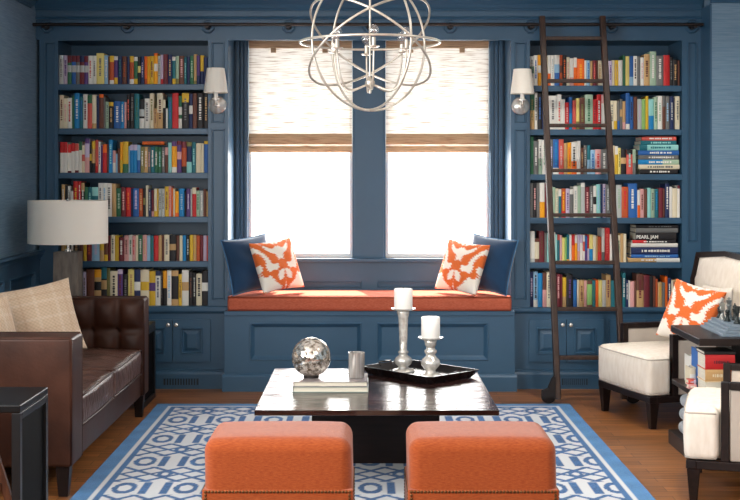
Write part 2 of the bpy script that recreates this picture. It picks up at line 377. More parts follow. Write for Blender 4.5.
# wall behind the camera with two tall windows that let the daylight in
w = MB(); RW = [(-1.8, -.2), (.6, 2.4)]
w.box(XL, XR, YR-.1, YR, 0, .5); w.box(XL, XR, YR-.1, YR, 2.4, ZC)
for a, b in ((XL, RW[0][0]), (RW[0][1], RW[1][0]), (RW[1][1], XR)): w.box(a, b, YR-.1, YR, .5, 2.4)
struct('wall_front', w, M['cream'], 'pale wall behind the camera', 'wall')

def outer_window(n, label, a, b, z0, z1, side):
    root = bpy.data.objects.new('window_%d' % n, None); C.objects.link(root); ORIG[root] = Vector((0,0,0)); tag(root, label, 'window', kind='structure')
    f = MB(); e = .06
    def bx_(u0, u1, v0, v1):
        if side: f.box(XL-.06, XL+.015, u0, u1, v0, v1)
        else: f.box(u0, u1, YR-.045, YR+.015, v0, v1)
    bx_(a-e, a+.02, z0-e, z1+e); bx_(b-.02, b+e, z0-e, z1+e); bx_(a+.02, b-.02, z0-e, z0+.02); bx_(a+.02, b-.02, z1-.02, z1+e)
    m_ = (z0+z1)/2; bx_(a+.02, b-.02, m_-.018, m_+.018)
    part('window_frame', f, M['blue'], root, bevel=.004)
outer_window(3, 'blue framed side window nearer the camera beside the sofa', *LW[0], .9, 2.35, True); outer_window(4, 'blue framed side window nearer the sofa', *LW[1], .9, 2.35, True)
outer_window(5, 'blue framed window behind the camera on the sofa side', *RW[0], .5, 2.4, False); outer_window(6, 'blue framed window behind the camera on the armchair side', *RW[1], .5, 2.4, False)

# ================================================================ BOOKCASES
ROWS = {'L': [84, 128.4, 172.7, 216.8, 261.3, 306], 'R': [85.5, 129.3, 174.2, 217.8, 262.5, 307.4]}
YBK = YB + .36
def bookcase(side, o0, i0, i1, o1, doors, label):
    X0, A, B, X1 = bx(o0), bx(i0), bx(i1), bx(o1)
    if side == 'L': X0 = XL + .0225
    else: X1 = XP - .013
    root = thing('bookcase', label, 'bookcase', ((A+B)/2, YB+.1, 0))
    zt = bz(40.5); rows = ROWS[side]; zb = bz(rows[-1]); zc = bz(313)
    f = MB()
    lo_p, hi_p = bz(300), bz(129); up0, up1 = bz(123), bz(42)
    def stile(a, b, two):
        e = .022
        recs = [(a+e, b-e, lo_p, hi_p), (a+e, b-e, up0, up1)] if two else [(a+e+.012, b-e, bz(242), up1)]
        panel_board(f, a, b, zc, 2.24, YB, .022, recs, depth=.010, bead=.012)
    stile(X0, A, side == 'R'); stile(B, X1, side == 'L')
    f.box(A, B, YB, YB+.022, zt, 2.24)
    part('face_frame', f, M['blue'], root)
    part('side_panel', MB().box(A-.02, A, YB+.022, YBK, zc, 2.24), M['blue'], root); part('side_panel', MB().box(B, B+.02, YB+.022, YBK, zc, 2.24), M['blue'], root)
    part('back_panel', MB().box(A-.02, B+.02, YBK, YBK+.015, 0, 2.24), M['blue'], root)
    part('top_panel', MB().box(A, B, YB+.022, YBK, zt+.02, 2.24), M['blue'], root)
    for q in (.3, .72):
        x = A + (B-A)*q
        l = MB().lathe([(0, zt+.006), (.026, zt+.006), (.032, zt+.012), (.032, zt+.0205)], x, YB+.09, 20)
        part('puck_light', l, M['puck'], root, smooth=True)
    for r in rows[:-1]:
        part('shelf', MB().box(A, B, YB+.003, YBK, bz(r)-.038, bz(r)), M['blue'], root, bevel=.003)
    c = MB(); c.box(X0, X1, YB-.004, YBK, zc, zb); moulding(c, X0, X1, YB-.004, [(0, zc-.002), (.012, zc+.006), (.016, zc+.016), (.016, zb-.006), (.010, zb), (0, zb)])
    part('counter', c, M['blue'], root)
    b = MB(); zd0, zd1 = bz(361.5), bz(319.5)
    b.box(X0, X1, YB+.002, YB+.022, 0, zc); part('cabinet_front', b, M['blue'], root)
    b = MB(); moulding(b, X0, X1, YB+.002, [(0,0),(.022,0),(.022,bz(374)),(.016,bz(372)),(.010,bz(371)),(.010,bz(370)),(0,bz(369.5))]); part('baseboard', b, M['blue'], root)
    for k, (a, q, knob) in enumerate(doors):
        a, q = bx(a)+.002, bx(q)-.002
        d = MB(); panel_board(d, a, q, zd0, zd1, YB-.016, .0175, [(a+.05, q-.05, zd0+.05, zd1-.05)], depth=.012, bead=.012, field=.03)
        dr = part('door', d, M['blue'], root)
        kx = (q-.024) if knob else (a+.024)
        kb = MB(); kz = bz(324.3); kb.lathe([(0,0),(.007,0),(.005,.006),(.005,.014),(.012,.018),(.014,.024),(.011,.030),(0,.032)], 0, 0, 16)
        kb.xf(Matrix.Translation((kx, YB-.016, kz)) @ Matrix.Rotation(PI/2, 4, 'X'))
        part('knob', kb, M['nickel'], dr, smooth=True, label='small polished nickel knob')
    return root
bookcase('L', 36, 58, 208, 228, [(58.5,96,1),(96,133.5,0),(135,173,1),(173,211,0)], 'built-in dark blue bookcase behind the lamp and sofa, filled with books')
bookcase('R', 511, 530, 682, 703, [(528.5,566,1),(566,604,0),(609,646,1),(646,683,0)], 'built-in dark blue bookcase behind the ladder, filled with books')
# vents in the base of the cases
def vent(pa, pb, ya, yb, label):
    root = thing('vent_grille', label, 'vent', (bx((pa+pb)/2), YB-.02, bz(yb)))
    a, b, z0, z1 = bx(pa), bx(pb), bz(yb), bz(ya); y = YB - .0205
    f = MB(); e = .006
    f.box(a-e, b+e, y-.004, y, z0-e, z0); f.box(a-e, b+e, y-.004, y, z1, z1+e); f.box(a-e, a, y-.004, y, z0, z1); f.box(b, b+e, y-.004, y, z0, z1)
    part('frame', f, M['blue'], root); part('backing', MB().box(a, b, y-.001, y, z0, z1), M['vent'], root)
    s = MB(); n = 13
    for k in range(1, n): x = a + (b-a)*k/n; s.box(x-.0035, x+.0035, y-.0035, y-.001, z0, z1)
    part('slats', s, M['blue'], root)
vent(164, 199, 378, 384.5, 'dark slotted vent grille in the base of the bookcase beside the sofa')
vent(561.5, 587, 378, 384.5, 'dark slotted vent grille in the base of the bookcase behind the ladder')

# ================================================================ WINDOW SEAT
SF = 157.8; YS = F / SF
zs_top = zx(311, SF)
root = thing('window_seat', 'built-in blue panelled window seat under the two windows', 'window seat', (0.02, YS+.2, 0))
f = MB(); a, b = BL - .012, BR + .012
p = lambda x0, x1: (xx(x0, SF), xx(x1, SF), zx(360.7, SF), zx(322.9, SF))
panel_board(f, a, b, .0, zs_top-.03, YS+.008, .03, [p(249.6, 361.8), p(377, 488.5)], depth=.014, bead=.03)
part('front_panel', f, M['blue'], root)
part('seat_top', MB().box(a, b, YS, YB, zs_top-.032, zs_top).box(BL+.001, BR-.001, YB, YW-.0005, zs_top-.032, zs_top), M['blue'], root, bevel=.004)
f = MB(); f.box(a, a+.03, YS+.038, YB-.001, 0, zs_top-.032); f.box(b-.03, b, YS+.038, YB-.001, 0, zs_top-.032); part('side_panel', f, M['blue'], root)
f = MB(); moulding(f, a-.012, b+.012, YS+.008, [(0,0),(.022,0),(.022,zx(377, SF)),(.016,zx(375.5, SF)),(.008,zx(374.2, SF)),(0,zx(374, SF))])
f.box(a-.012, a-.0005, YS+.008, YB-.023, 0, zx(375.5, SF)); f.box(b+.0005, b+.012, YS+.008, YB-.023, 0, zx(375.5, SF))
part('baseboard', f, M['blue'], root)
# side returns of the bay
t = MB().box(BL-.02, BL, YB+.0225, YW, zs_top, 2.283).box(BR, BR+.02, YB+.0225, YW, zs_top, 2.283).box(BL, BR, YB+.0505, YW, 2.283, 2.30)
struct('trim_bay', t, M['blue'], 'blue side returns and head of the window bay', 'trim')
# bench cushion
zcu = zx(297, SF)
root = thing('bench_cushion', 'long coral linen box cushion with piped edges on the window seat', 'cushion', (0.02, 8.15, zs_top))
cx0, cx1, cy0, cy1 = BL-.002+.004, BR+.002-.004, YS-.012, YW-.006
def crown(p, h):
    if p.z > 0: p.z += .012*(1-(p.x/h.x)**6)*(1-(p.y/h.y)**2)
    return p
c = MB()
c.rbox(cx0, cx1, cy0, YB-.0, zs_top+.0005, zcu, .022, 3, 8, fn=None)
c2 = MB(); c2.rbox(cx0+.006, cx1-.006, cy0, cy1, zs_top+.0005, zcu, .022, 3, 10, fn=crown)
part('cover', c2, M['cushion'], root, smooth='all')
pp = MB()
for z in (zcu-.003, zs_top+.006):
    e = .006
    pp.tube([(cx0+.012, cy0+e, z), (cx1-.012, cy0+e, z)], .005, 8)
    pp.tube([(cx0+.011, cy0+.02, z), (cx0+.011, YB-.01, z)], .005, 8); pp.tube([(cx1-.011, cy0+.02, z), (cx1-.011, YB-.01, z)], .005, 8)
part('piping', pp, M['piping'], root, smooth='all')

# ================================================================ WOVEN SHADES
def shade_at(i):
    a, b = WX[i][0]+.004, WX[i][1]-.004
    root = thing('woven_shade', ['woven grass roman shade half lowered in the window nearest the sofa', 'woven grass roman shade half lowered in the window nearest the ladder'][i], 'window shade', ((a+b)/2, 8.44, wz(152)), 'woven roman shades')
    p = MB(); rows = []
    z0, z1 = wz(150), ZT - .004
    for k in range(40):
        z = z0 + (z1 - z0)*k/39
        rows.append([(a + (b-a)*j/10, 8.444 + .0012*math.sin(k*1.9), z) for j in range(11)])
    p.quadgrid(rows); part('panel', p, M['woven'], root, smooth='all')
    v = MB(); v.quadgrid([[(a, 8.432 + .006*(k/6), ZT-.004-.05*k/6), (b, 8.432 + .006*(k/6), ZT-.004-.05*k/6)] for k in range(7)]); part('valance', v, M['wovenfold'], root)
    fo = MB(); prof = [(8.440, wz(133.5)), (8.430, wz(135)), (8.424, wz(139)), (8.423, wz(142)), (8.427, wz(143.8)), (8.436, wz(144.2))]
    fo.quadgrid([[(a, y, z), (b, y, z)] for y, z in prof]); part('fold', fo, M['wovenfold'], root, smooth='all')
    he = MB(); prof = [(8.437, wz(146)), (8.433, wz(148)), (8.432, wz(151)), (8.436, wz(152.4)), (8.441, wz(151.5))]
    he.quadgrid([[(a, y, z), (b, y, z)] for y, z in prof]); part('hem', he, M['wovenfold'], root, smooth='all')
    for q in (.24, .74):
        x = a + (b-a)*q; part('bracket', MB().box(x-.018, x+.018, 8.424, 8.431, ZT-.085, ZT-.045), M['wovenfold'], root, bevel=.002)
shade_at(0); shade_at(1)

# ================================================================ LIBRARY RAIL
YRAIL = F/157.3; ZRAIL = zx(24.5, 157.3)
root = thing('library_rail', 'dark bronze ladder rail running above both bookcases and the windows', 'rail', (0, YB, ZRAIL))
part('pipe', MB().tube([(XL+.002, YRAIL, ZRAIL), (XP-.02, YRAIL, ZRAIL)], .0105, 12), M['bronze'], root, smooth=True)
for k in range(9):
    x = bx(47 + 80.6*k)
    o = MB(); o.lathe([(0,-.006),(.028,-.006),(.030,-.016),(.038,-.016),(.043,-.011),(.046,0)], 0, 0, 8); o.xf(Matrix.Translation((x, YB, ZRAIL-.005)) @ Matrix.Rotation(PI/8, 4, 'Y') @ Matrix.Rotation(-PI/2, 4, 'X'))
    if k == 0: pass
    br = part('bracket', o, M['blue'], root)
    arm = MB(); arm.add(MB().lathe([(0,-.02),(.014,-.018),(.02,-.006)], 0, 0, 16), Matrix.Translation((x, YB, ZRAIL-.005)) @ Matrix.Rotation(-PI/2, 4, 'X')); arm.tube([(x, YB-.008, ZRAIL-.014), (x, YB-.05, ZRAIL-.014), (x, YRAIL+.004, ZRAIL-.012)], .008, 10); arm.box(x-.011, x+.011, YRAIL-.012, YRAIL+.013, ZRAIL-.022, ZRAIL-.0105)
    part('arm', arm, M['bronze'], br, smooth=True)

# ================================================================ LADDER
zt, zbm = 2.375, .0
def lad(z):                                       # (x of left rail, x of right rail, y) along the slope
    t = (zt - z)/(zt - zbm); y = 7.905 + (7.475-7.905)*t
    return 1.113 + .037*t, 1.494 + .053*t, y
def at_pix(py):
    z = 1.2
    for _ in range(40):
        y = lad(z)[2]; z = H - (py - VY)*y/F
    return z
root = thing('library_ladder', 'tall dark wood library ladder leaning on the rail before the bookcase', 'ladder', (1.33, 7.5, 0))
for k in (0, 1):
    r = MB(); a, b = lad(zt), lad(.075); x1, x0 = a[k], b[k]; w2 = .017
    top = [(x1-w2, a[2]-.027, zt), (x1+w2, a[2]-.027, zt), (x1+w2, a[2]+.027, zt), (x1-w2, a[2]+.027, zt)]
    bot = [(x0-w2, b[2]-.027, .03), (x0+w2, b[2]-.027, .03), (x0+w2, b[2]+.027, .03), (x0-w2, b[2]+.027, .03)]
    r.quadgrid([bot, top], wv=True); r.poly(top); r.poly(bot[::-1])
    rl = part('side_rail', r, M['ladder'], root, bevel=.005)
    hk = MB(); hx = x1; yy = a[2]
    hk.tube([(hx, yy+.03, ZRAIL-.06), (hx, yy+.034, ZRAIL+.01), (hx, yy+.045, ZRAIL+.022), (hx, yy+.06, ZRAIL+.016)], .006, 8)
    part('hook', hk, M['bronze'], rl, smooth=True)
    # caster with its bracket, on the outer side
    sg = -1 if k == 0 else 1; cxw = x0 + sg*.048; cyw = b[2]
    br = MB(); br.prism([(x0+sg*.0175, cyw-.02, .17), (x0+sg*.0175, cyw-.02, .03), (x0+sg*.095, cyw-.02, .05), (x0+sg*.095, cyw-.02, .078), (x0+sg*.06, cyw-.02, .092), (x0+sg*.035, cyw-.02, .15)], (0, .006, 0))
    br.prism([(x0+sg*.0175, cyw+.014, .17), (x0+sg*.0175, cyw+.014, .03), (x0+sg*.095, cyw+.014, .05), (x0+sg*.095, cyw+.014, .078), (x0+sg*.06, cyw+.014, .092), (x0+sg*.035, cyw+.014, .15)], (0, .006, 0))
    cb = part('caster_bracket', br, M['bronze'], root)
    wh = MB().lathe([(0,-.011),(.03,-.011),(.043,-.009),(.046,0),(.043,.009),(.03,.011),(0,.011)], 0, 0, 28)
    wh.xf(Matrix.Translation((x0+sg*.055, cyw, .0465)) @ Matrix.Rotation(PI/2, 4, 'X'))
    part('wheel', wh, M['bronze'], cb, smooth=True)
for py in (38.5, 81, 125.5, 170.5, 215, 262.5, 309, 357.5):
    z = at_pix(py); a, b, y = lad(z)
    part('rung', MB().box(a+.0165, b-.0165, y-.026, y+.022, z-.011, z+.011), M['ladder'], root, bevel=.003)

# ================================================================ SCONCES
def sconce():
    root = thing('wall_sconce', 'nickel wall sconce with small white shade on the pilaster by the sofa bookcase', 'sconce', (0, 0, 0), 'nickel wall sconces')
    pl = MB().lathe([(0,-.024),(.02,-.024),(.03,-.018),(.05,-.012),(.056,-.006),(.058,0)], 0, 0, 32); pl.xf(Matrix.Rotation(-PI/2, 4, 'X')); part('backplate', pl, M['nickel'], root, smooth=True)
    arm = MB().tube([(0,-.02,0),(0,-.06,-.012),(0,-.085,-.008),(0,-.095,.012),(0,-.095,.035)], .007, 10); arm.add(MB().lathe([(0,-.03),(.012,-.028),(.016,-.018),(.010,-.008),(.006,0)], 0, -.095, 16), Matrix.Translation((0,0,.012)))
    part('arm', arm, M['nickel'], root, smooth=True)
    cn = MB().lathe([(0,.03),(.022,.032),(.023,.036),(.013,.038),(.013,.09),(0,.09)], 0, -.095, 20); part('candle_sleeve', cn, M['wax'], root, smooth=True)
    sh = MB().lathe([(.074,.072),(.076,.072),(.056,.228),(.054,.228),(.074,.074)], 0, -.095, 36); part('lamp_shade', sh, M['shade'], root, smooth=True)
    return root
s1 = sconce(); s2 = copy_tree(s1)
s1.location = (bx(217.5), YB-.0005, bz(105)); s2.location = (bx(520.5), YB-.0005, bz(106)); s2['label'] = 'nickel wall sconce with small white shade on the pilaster by the ladder bookcase'
# ================================================================ BOOKS
PAL = {'wh':('white',(232,229,220)),'cr':('cream',(228,216,186)),'gy':('pale grey',(188,192,188)),'gr':('grey',(112,112,110)),'dk':('black',(34,31,33)),
 'py':('pale yellow',(238,220,130)),'yl':('mustard yellow',(222,180,50)),'am':('amber',(243,165,28)),'or':('bright orange',(236,106,30)),'ro':('rust',(186,82,40)),
 'rd':('red',(200,42,44)),'co':('coral red',(214,92,80)),'mr':('maroon',(112,38,48)),'br':('brown',(106,64,50)),'tn':('tan',(202,162,110)),'pk':('pink',(222,164,160)),
 'li':('lilac grey',(200,184,208)),'pu':('purple',(92,62,122)),'lb':('light blue',(150,190,218)),'bl':('blue',(44,100,170)),'nv':('navy',(32,46,88)),'sk':('cyan blue',(26,132,192)),
 'tl':('teal',(32,110,122)),'aq':('aqua',(150,212,206)),'gn':('green',(50,108,76)),'lg':('light green',(146,192,110)),'ol':('olive',(130,124,72)),'sg':('sage green',(164,190,164))}
BM = {k: pm('book_cloth_' + v[0].replace(' ', '_'), v[1], .5, spec=.35, rand=.08) for k, v in PAL.items()}
CODES = list(PAL); BMATS = [BM[k] for k in CODES] + [M['paper']]; PAPER = len(CODES)
SBK = 155.1
def spine_book(mb, x0, x1, z0, h, yf, dp, c, top=None, bot=None, mid=None, txt=None, rng=random):
    ci = CODES.index(c); w = x1 - x0; z1 = z0 + h
    cuts = [(z0, None)]
    segs = []                                       # (za, zb, colour)
    zb = z0 + h*(bot[1] if bot else 0); zt = z1 - h*(top[1] if top else 0)
    if bot: segs.append((z0, zb, bot[0]))
    if mid:
        ma, mbb = z0 + h*.42, z0 + h*.66; segs += [(zb, ma, c), (ma, mbb, mid), (mbb, zt, c)]
    else: segs.append((zb, zt, c))
    if top: segs.append((zt, z1, top[0]))
    cv = min(.003, w*.18)
    xs = [(x0, yf+.004), (x0+w*.2, yf+.0008), (x0+w*.5, yf), (x0+w*.8, yf+.0008), (x1, yf+.004)]
    for a, b, cc in segs:
        if b - a < 1e-4: continue
        mb.quadgrid([[(x, y, a) for x, y in xs], [(x, y, b) for x, y in xs]], CODES.index(cc))
    tci = CODES.index(top[0]) if top else ci
    mb.poly([(x, y, z1) for x, y in xs] + [(x1, yf+.007, z1), (x0, yf+.007, z1)], tci)
    mb.poly([(x, y, z0) for x, y in xs] + [(x1, yf+.007, z0), (x0, yf+.007, z0)], ci)
    mb.box(x0, x0+cv, yf+.004, yf+dp, z0, z1, ci); mb.box(x1-cv, x1, yf+.004, yf+dp, z0, z1, ci)
    mb.box(x0+cv, x1-cv, yf+.006, yf+dp-.004, z0+.003, z1-.004, PAPER)
    if txt and w > .009:                            # title lettering too small to read
        ti = CODES.index(txt); tw = min(w*.42, .016); z = z0 + h*(.22 + .08*rng.random()); ze = z0 + h*(.78 + .1*rng.random()); xc = (x0+x1)/2
        while z < ze:
            l = h*rng.uniform(.025, .06); q = tw*rng.uniform(.7, 1)/2
            mb.poly([(xc-q, yf-.0005, z), (xc+q, yf-.0005, z), (xc+q, yf-.0005, z+l), (xc-q, yf-.0005, z+l)], ti); z += l + h*rng.choice([.008, .012, .03])
    return mb
DATA = {
('L',0): (58.1,207.2,"gy40.275~gr li41.275~pu gn38.272^mr25@gy bl42.272^mr22@gy gr37.270^mr22@gy mr43.270^nv22@gy pu40.268^mr22@gy wh40.270~co wh37.270~gr py73.295~gr lb38.275~wh br17.265 ro41.270^yl22_wh14 pu37.265^wh14_yl24 nv42.265~tl br43.265~ro nv27.262 ro40.268^yl22_wh18 gn37.260^wh15_yl20 dk30.262@py nv34.262~li or26.265_ro20 am26.265~yl yl40.268~br am36.295^or8@wh gy26.270~gr li26.280_rd18 mr46.285~br nv42.280~tn tl32.260^wh14_yl20 sg32.268_ol20 br50.270~pk tl26.255~aq nv30.260 gn36.270~sg tn29.286_ol12 pu32.270_nv30 yl36.275_nv45 nv38.255"),
('L',1): (58.3,207.8,"cr40.318~br cr36.285~pk wh42.290~rd gn25.310 sk48.335~wh tl35.300~bl wh40.325~mr co44.318^gn25 cr40.320_tn15 nv26.310 br42.325^or10 gr18.300 sg34.255~gr dk45.250^yl15~tn bl66.260~wh sk36.255~wh pk20.250 dk32.325~co dk44.335~gr tl46.330~gn dk48.275@gy_wh35 wh48.285~gr cr40.335~ol tn32.190~br cr56.335_tn45~br dk26.270^cr28 wh20.190 tl42.300~bl rd60.335 gn33.310_wh30@wh dk66.335^yl26~gr nv36.330@wh br40.335 dk62.335~wh dk46.330~tn"),
('L',2): (58.8,207.8,"wh38.290^rd35_wh5 wh37.290^rd35 wh36.270^rd30_mr6 wh37.280^rd28 wh37.275^co25_mr8 wh30.295^gn28 cr28.260@co li47.322^pu14_pk45 dk22.270@yl tn34.300^yl25_dk30 co28.310_rd20 wh24.295~bl pu20.260 rd42.270^or30 br18.265 sk38.312~aq pk28.210_wh45 lb18.180 br26.230 am26.290_yl40 yl54.295_gn28 lb14.250 sk36.265^li20 sk36.265^li20 lb32.262_bl45 ol38.245~wh tn34.245~wh gr28.240~pk tl38.245~wh gn34.245~wh gn34.243~aq gr32.242~wh br32.240^pk30 aq36.285 am50.295^pu15_wh18 pu44.300^mr12@pk ro50.295^mr20_dk20 nv50.290^ol14_aq35 tl40.290~aq cr54.280 cr26.275 bl42.300^yl10"),
('L',3): (60.5,207.5,"tn32.305~wh dk24.300_gn30 wh24.290~gr wh30.240 rd44.335~yl rd30.335~wh dk32.320^tn25~wh gn32.280 tl36.280~aq tl58.280^aq30 wh40.318~gr wh36.318~lb wh50.316~dk tn42.312 gn48.270~sg mr42.278~pk rd46.275~or nv22.268 bl54.268~li ro38.265~tn dk24.268@ol cr26.295 nv28.260~gy mr26.250_pk20 cr28.265_yl20 yl12.262 gy30.265~gr gy30.262~gr yl36.285~br pk24.290~or or18.270 cr18.265 am34.240_or15 sk52.265~lb dk18.240 pu38.265~li gy18.262 rd38.275^cr22 sg32.245~gn gy34.245~wh br26.260 tn18.240"),
('L',4): (60.0,207.7,"tn40.240 yl18.240 dk36.240 wh22.235 dk60.240~tn br36.235 yl34.245 mr48.240~ro lb76.235~li tn42.240@yl br36.238_yl25 mr26.236 cr40.245~gr yl42.240 mr46.225~wh pk44.240~br wh36.245~gn pk30.240~rd cr26.244 gn44.245~wh pk40.245~tn lb32.240 tl32.240~gn rd46.240 tn32.242 br24.240 cr50.248~gr dk64.245@tn br32.240 cr30.240 sk32.242 dk36.240~gy yl34.246 tn30.245~yl ro34.240 mr32.238 li32.240 co16.238"),
('L',5): (77.5,208.0,"gr44.375 li40.360~gr br84.385 tn74.385^am22@dk dk60.410^tl30@tn ol36.400 cr80.370~dk pu56.385^li12~mr dk56.330~gr py68.385~tn nv66.385@wh cr92.385@yl yl68.368@pu wh54.370^nv14~nv dk24.375~gr am46.370_dk50 wh46.375~lb dk76.375^tn16_tn18 yl36.332~br wh74.380@tn_wh14 dk44.362~br dk34.352~gy cr62.340~dk dk72.370@wh"),
('R',0): (530.6,681.0,"wh36.280@gn~gr wh34.290~bl am30.292@wh cr36.280 cr24.275 wh26.290_or40 wh34.290~gy lb46.292_bl42^wh30 ro26.292@br dk36.290~or cr30.272~pk wh36.262_pk30 or30.268^wh35 or64.255~am wh20.240 lb32.240~bl tn24.235 mr32.240~co br14.238 cr38.240~tn wh20.240 cr38.245_tn20 li32.235~pu cr22.243 yl36.243~tn wh38.243 gn24.288 py36.280 bl36.282_lb30 wh34.282~dk gr28.280 wh32.268~pk tn52.298~br sg60.325~wh gr64.285~wh rd54.290 dk30.270~gr dk42.248~tn br22.240"),
('R',1): (530.4,680.8,"gn42.330_tn55~ol wh28.350~dk dk36.340~bl nv26.335 ro34.320 wh76.320~gr wh38.332~co wh32.285_wh40 rd34.255~pk bl30.305_sk50 co32.275 py30.295_ol25 br48.300~ol sg70.330~gn rd36.285~mr rd38.330~wh wh50.330^pk25 gn28.268~sg cr36.272~gr cr28.272_yl30 gr22.270_bl30 gr24.288@tn tn28.268_pk25 bl36.345_wh15 bl34.312~nv br34.310 gy40.288~li lg34.288 yl26.316 aq46.288_sk45 sg32.306~gn wh44.318~sg br28.318^gr32 gr36.314~lb nv34.312~gy gr14.300 cr40.314~gr"),
('R',2): (530.4,636.8,"gn32.355 gr44.315~wh wh36.328_sg45~gr wh36.325~sg li30.325 gr28.330~li bl50.330_wh18~sk co46.330~pk tn32.295 am34.300~or wh48.305_or40~dk wh34.315 br26.250~tn gr32.275~gy tl30.275_lb50 lb42.230~bl pk52.235~rd gr52.235~wh gr20.250 ro16.255 cr34.272 yl28.266^wh30 py24.250~ol dk50.236@tn co54.232^dk20~aq sg30.236_gr45"),
('R',3): (530.4,681.0,"gr30.330 dk32.330~pk gr30.330 wh46.330_am45 mr22.325 gy30.330 wh24.300 sg26.288 cr28.276~sg tl28.270^wh25 ro42.275_rd22~am li36.275~pu gr36.270^wh18 wh40.296~gy sg30.305 gy38.330^wh12 mr42.290~pk gr34.300~gy wh30.300@dk aq40.316~lb nv20.316 li30.320~bl gr36.315~gy sg36.315 gr24.310 gy50.310~sg ro62.292~rd bl86.325~wh wh26.262_or45 pk36.272~br br32.270 aq34.282 sg36.272~gr tl36.272~sk mr40.282 br20.275 nv40.322~wh wh30.292 cr44.278 wh26.305^mr10"),
('R',4): (530.4,627.4,"wh46.292_gy12 cr42.222^br14_br14 mr50.292~br gr22.275 aq24.272 li26.270 wh30.280 aq18.262 tl24.262^co20 pk22.255~li py24.232 lg20.236 tl24.262_am10 wh22.260 or30.260^rd38 am24.258^wh30 li24.262_pk40 wh28.260^li30 co20.260^wh25_wh40 bl22.250_pu45 rd18.260_li50 py34.260_sk48 cr30.256 tn16.250 ro36.240_rd40 wh28.320_gr30 rd50.325~co wh24.262 gr20.255 wh26.255~sg cr30.255~gn tn26.270 cr30.268"),
('R',5): (530.2,680.5,"nv36.335~li lb42.335~dk_wh20 sk40.320 br40.325_pk50 cr42.330~gr dk50.310 mr36.310~pk mr18.305 yl36.280_tn35 dk62.305~pu bl36.257~sk cr22.255 tn44.252~br pk28.250 lg48.250^br14_br8 tl32.250~gn or26.256 py34.252 wh36.252~cr tn44.302^tn20~mr tl36.252 gr44.255 dk28.280 tl30.322~wh nv26.255~wh wh16.250 pk40.242 br18.250 br66.312_tn50~mr mr54.302 dk34.292 br24.290 ro22.262 tn40.232~yl gr24.230 or26.287 nv32.277~wh cr22.255 ro42.258^tn10 tn12.255"),
}
ROWNAME = ['top', 'second', 'third', 'fourth', 'fifth', 'bottom']
CASE = {'L': 'lamp', 'R': 'ladder'}
ORD = ['first','second','third','fourth','fifth','sixth','seventh','eighth','ninth','tenth','eleventh','twelfth']
allb = []
for (side, r), (p0, p1, txt) in DATA.items():
    toks = txt.split(); ws = [int(re.match(r'[a-z]{2}(\d+)', t).group(1)) for t in toks]
    sc = (p1 - p0)/sum(ws); x = p0; lst = []; hs = 9.49 if (side, r) != ('L', 5) else 10.7
    for t, wz_ in zip(toks, ws):
        c, h = re.match(r'([a-z]{2})\d+\.(\d+)', t).groups()
        g = lambda ch, pat=r'([a-z]{2})(\d*)': (re.search(re.escape(ch) + pat, t).groups() if re.search(re.escape(ch) + pat, t) else None)
        top, bot, mid, tx = g('^'), g('_'), g('@'), g('~')
        top = (top[0], int(top[1])/100) if top else None; bot = (bot[0], int(bot[1])/100) if bot else None
        lst.append(dict(side=side, row=r, x0=x, x1=x + wz_*sc, h=int(h)/hs, c=c, top=top, bot=bot, mid=mid[0] if mid else None, tx=tx[0] if tx else None))
        x += wz_*sc
    # wording: what singles each book out on its shelf, counted from the window side
    order = lst[::-1] if side == 'L' else lst
    where = 'on the %s shelf behind the %s' % (ROWNAME[r], CASE[side])
    for c in {b['c'] for b in lst}:
        same = [b for b in order if b['c'] == c]; nm = PAL[c][0]; k = 0
        for b in same:
            k += 1
            ext = ''
            if b['bot'] and b['bot'][0] != c: ext = ' with %s foot' % PAL[b['bot'][0]][0]
            elif b['top'] and b['top'][0] != c: ext = ' with %s head' % PAL[b['top'][0]][0]
            elif b['mid']: ext = ' with %s band' % PAL[b['mid']][0]
            b['key'] = nm + ext
            hmax = sorted([q['h'] for q in same])[::-1]; wmax = sorted([q['x1']-q['x0'] for q in same])[::-1]
            if len(same) == 1: b['label'] = 'only %s book%s %s' % (nm, ext, where)
            elif b['h'] == hmax[0] and hmax[0] > 1.12*hmax[1]: b['label'] = 'tallest %s book%s %s' % (nm, ext, where)
            elif b['x1']-b['x0'] == wmax[0] and wmax[0] > 1.3*wmax[1]: b['label'] = 'thickest %s book%s %s' % (nm, ext, where)
            elif ext and sum(1 for q in same if q.get('bot') == b['bot'] and q.get('top') == b['top'] and q['mid'] == b['mid']) == 1: b['label'] = 'one %s book%s %s' % (nm, ext, where)
            else: b['label'] = '%s %s book from the window %s' % (ORD[k-1], nm, where)
    for b in lst:
        area = (b['x1']-b['x0'])*b['h']
        if side == 'L' and r in (3, 4) and b['x1'] < 106: area *= .45
        if side == 'L' and r == 4 and b['x1'] < 80: area *= .3
        b['area'] = area; allb.append(b)
KEEP = 282
keep = set(id(b) for b in sorted(allb, key=lambda b: -b['area'])[:KEEP])
rest = MB(); rb = random.Random(3)
for b in allb:
    x0, x1 = xx(b['x0'], SB)+.0003, xx(b['x1'], SB)-.0003
    z0 = bz(ROWS[b['side']][b['row']]) + .0004; h = b['h']/155.1
    yf = YB + .020 + rb.uniform(0, .012); dp = min(.23, max(.12, h*rb.uniform(.66, .76)))
    if id(b) in keep:
        mb = spine_book(MB(), x0, x1, z0, h, yf, dp, b['c'], b['top'], b['bot'], b['mid'], b['tx'], rb)
        used = sorted(set(mb.m)); mb.m = [used.index(i) for i in mb.m]
        cx, cy = (x0+x1)/2, yf
        mb.v = [(p[0]-cx, p[1]-cy, p[2]-z0) for p in mb.v]
        o = part('book', mb, [BMATS[i] for i in used]); o.location = (cx, cy, z0)
        tag(o, b['label'], 'book', 'books on the %s shelf behind the %s' % (ROWNAME[b['row']], CASE[b['side']]))
    else:
        spine_book(rest, x0, x1, z0, h, yf, dp, b['c'], b['top'], b['bot'], b['mid'], b['tx'], rb)
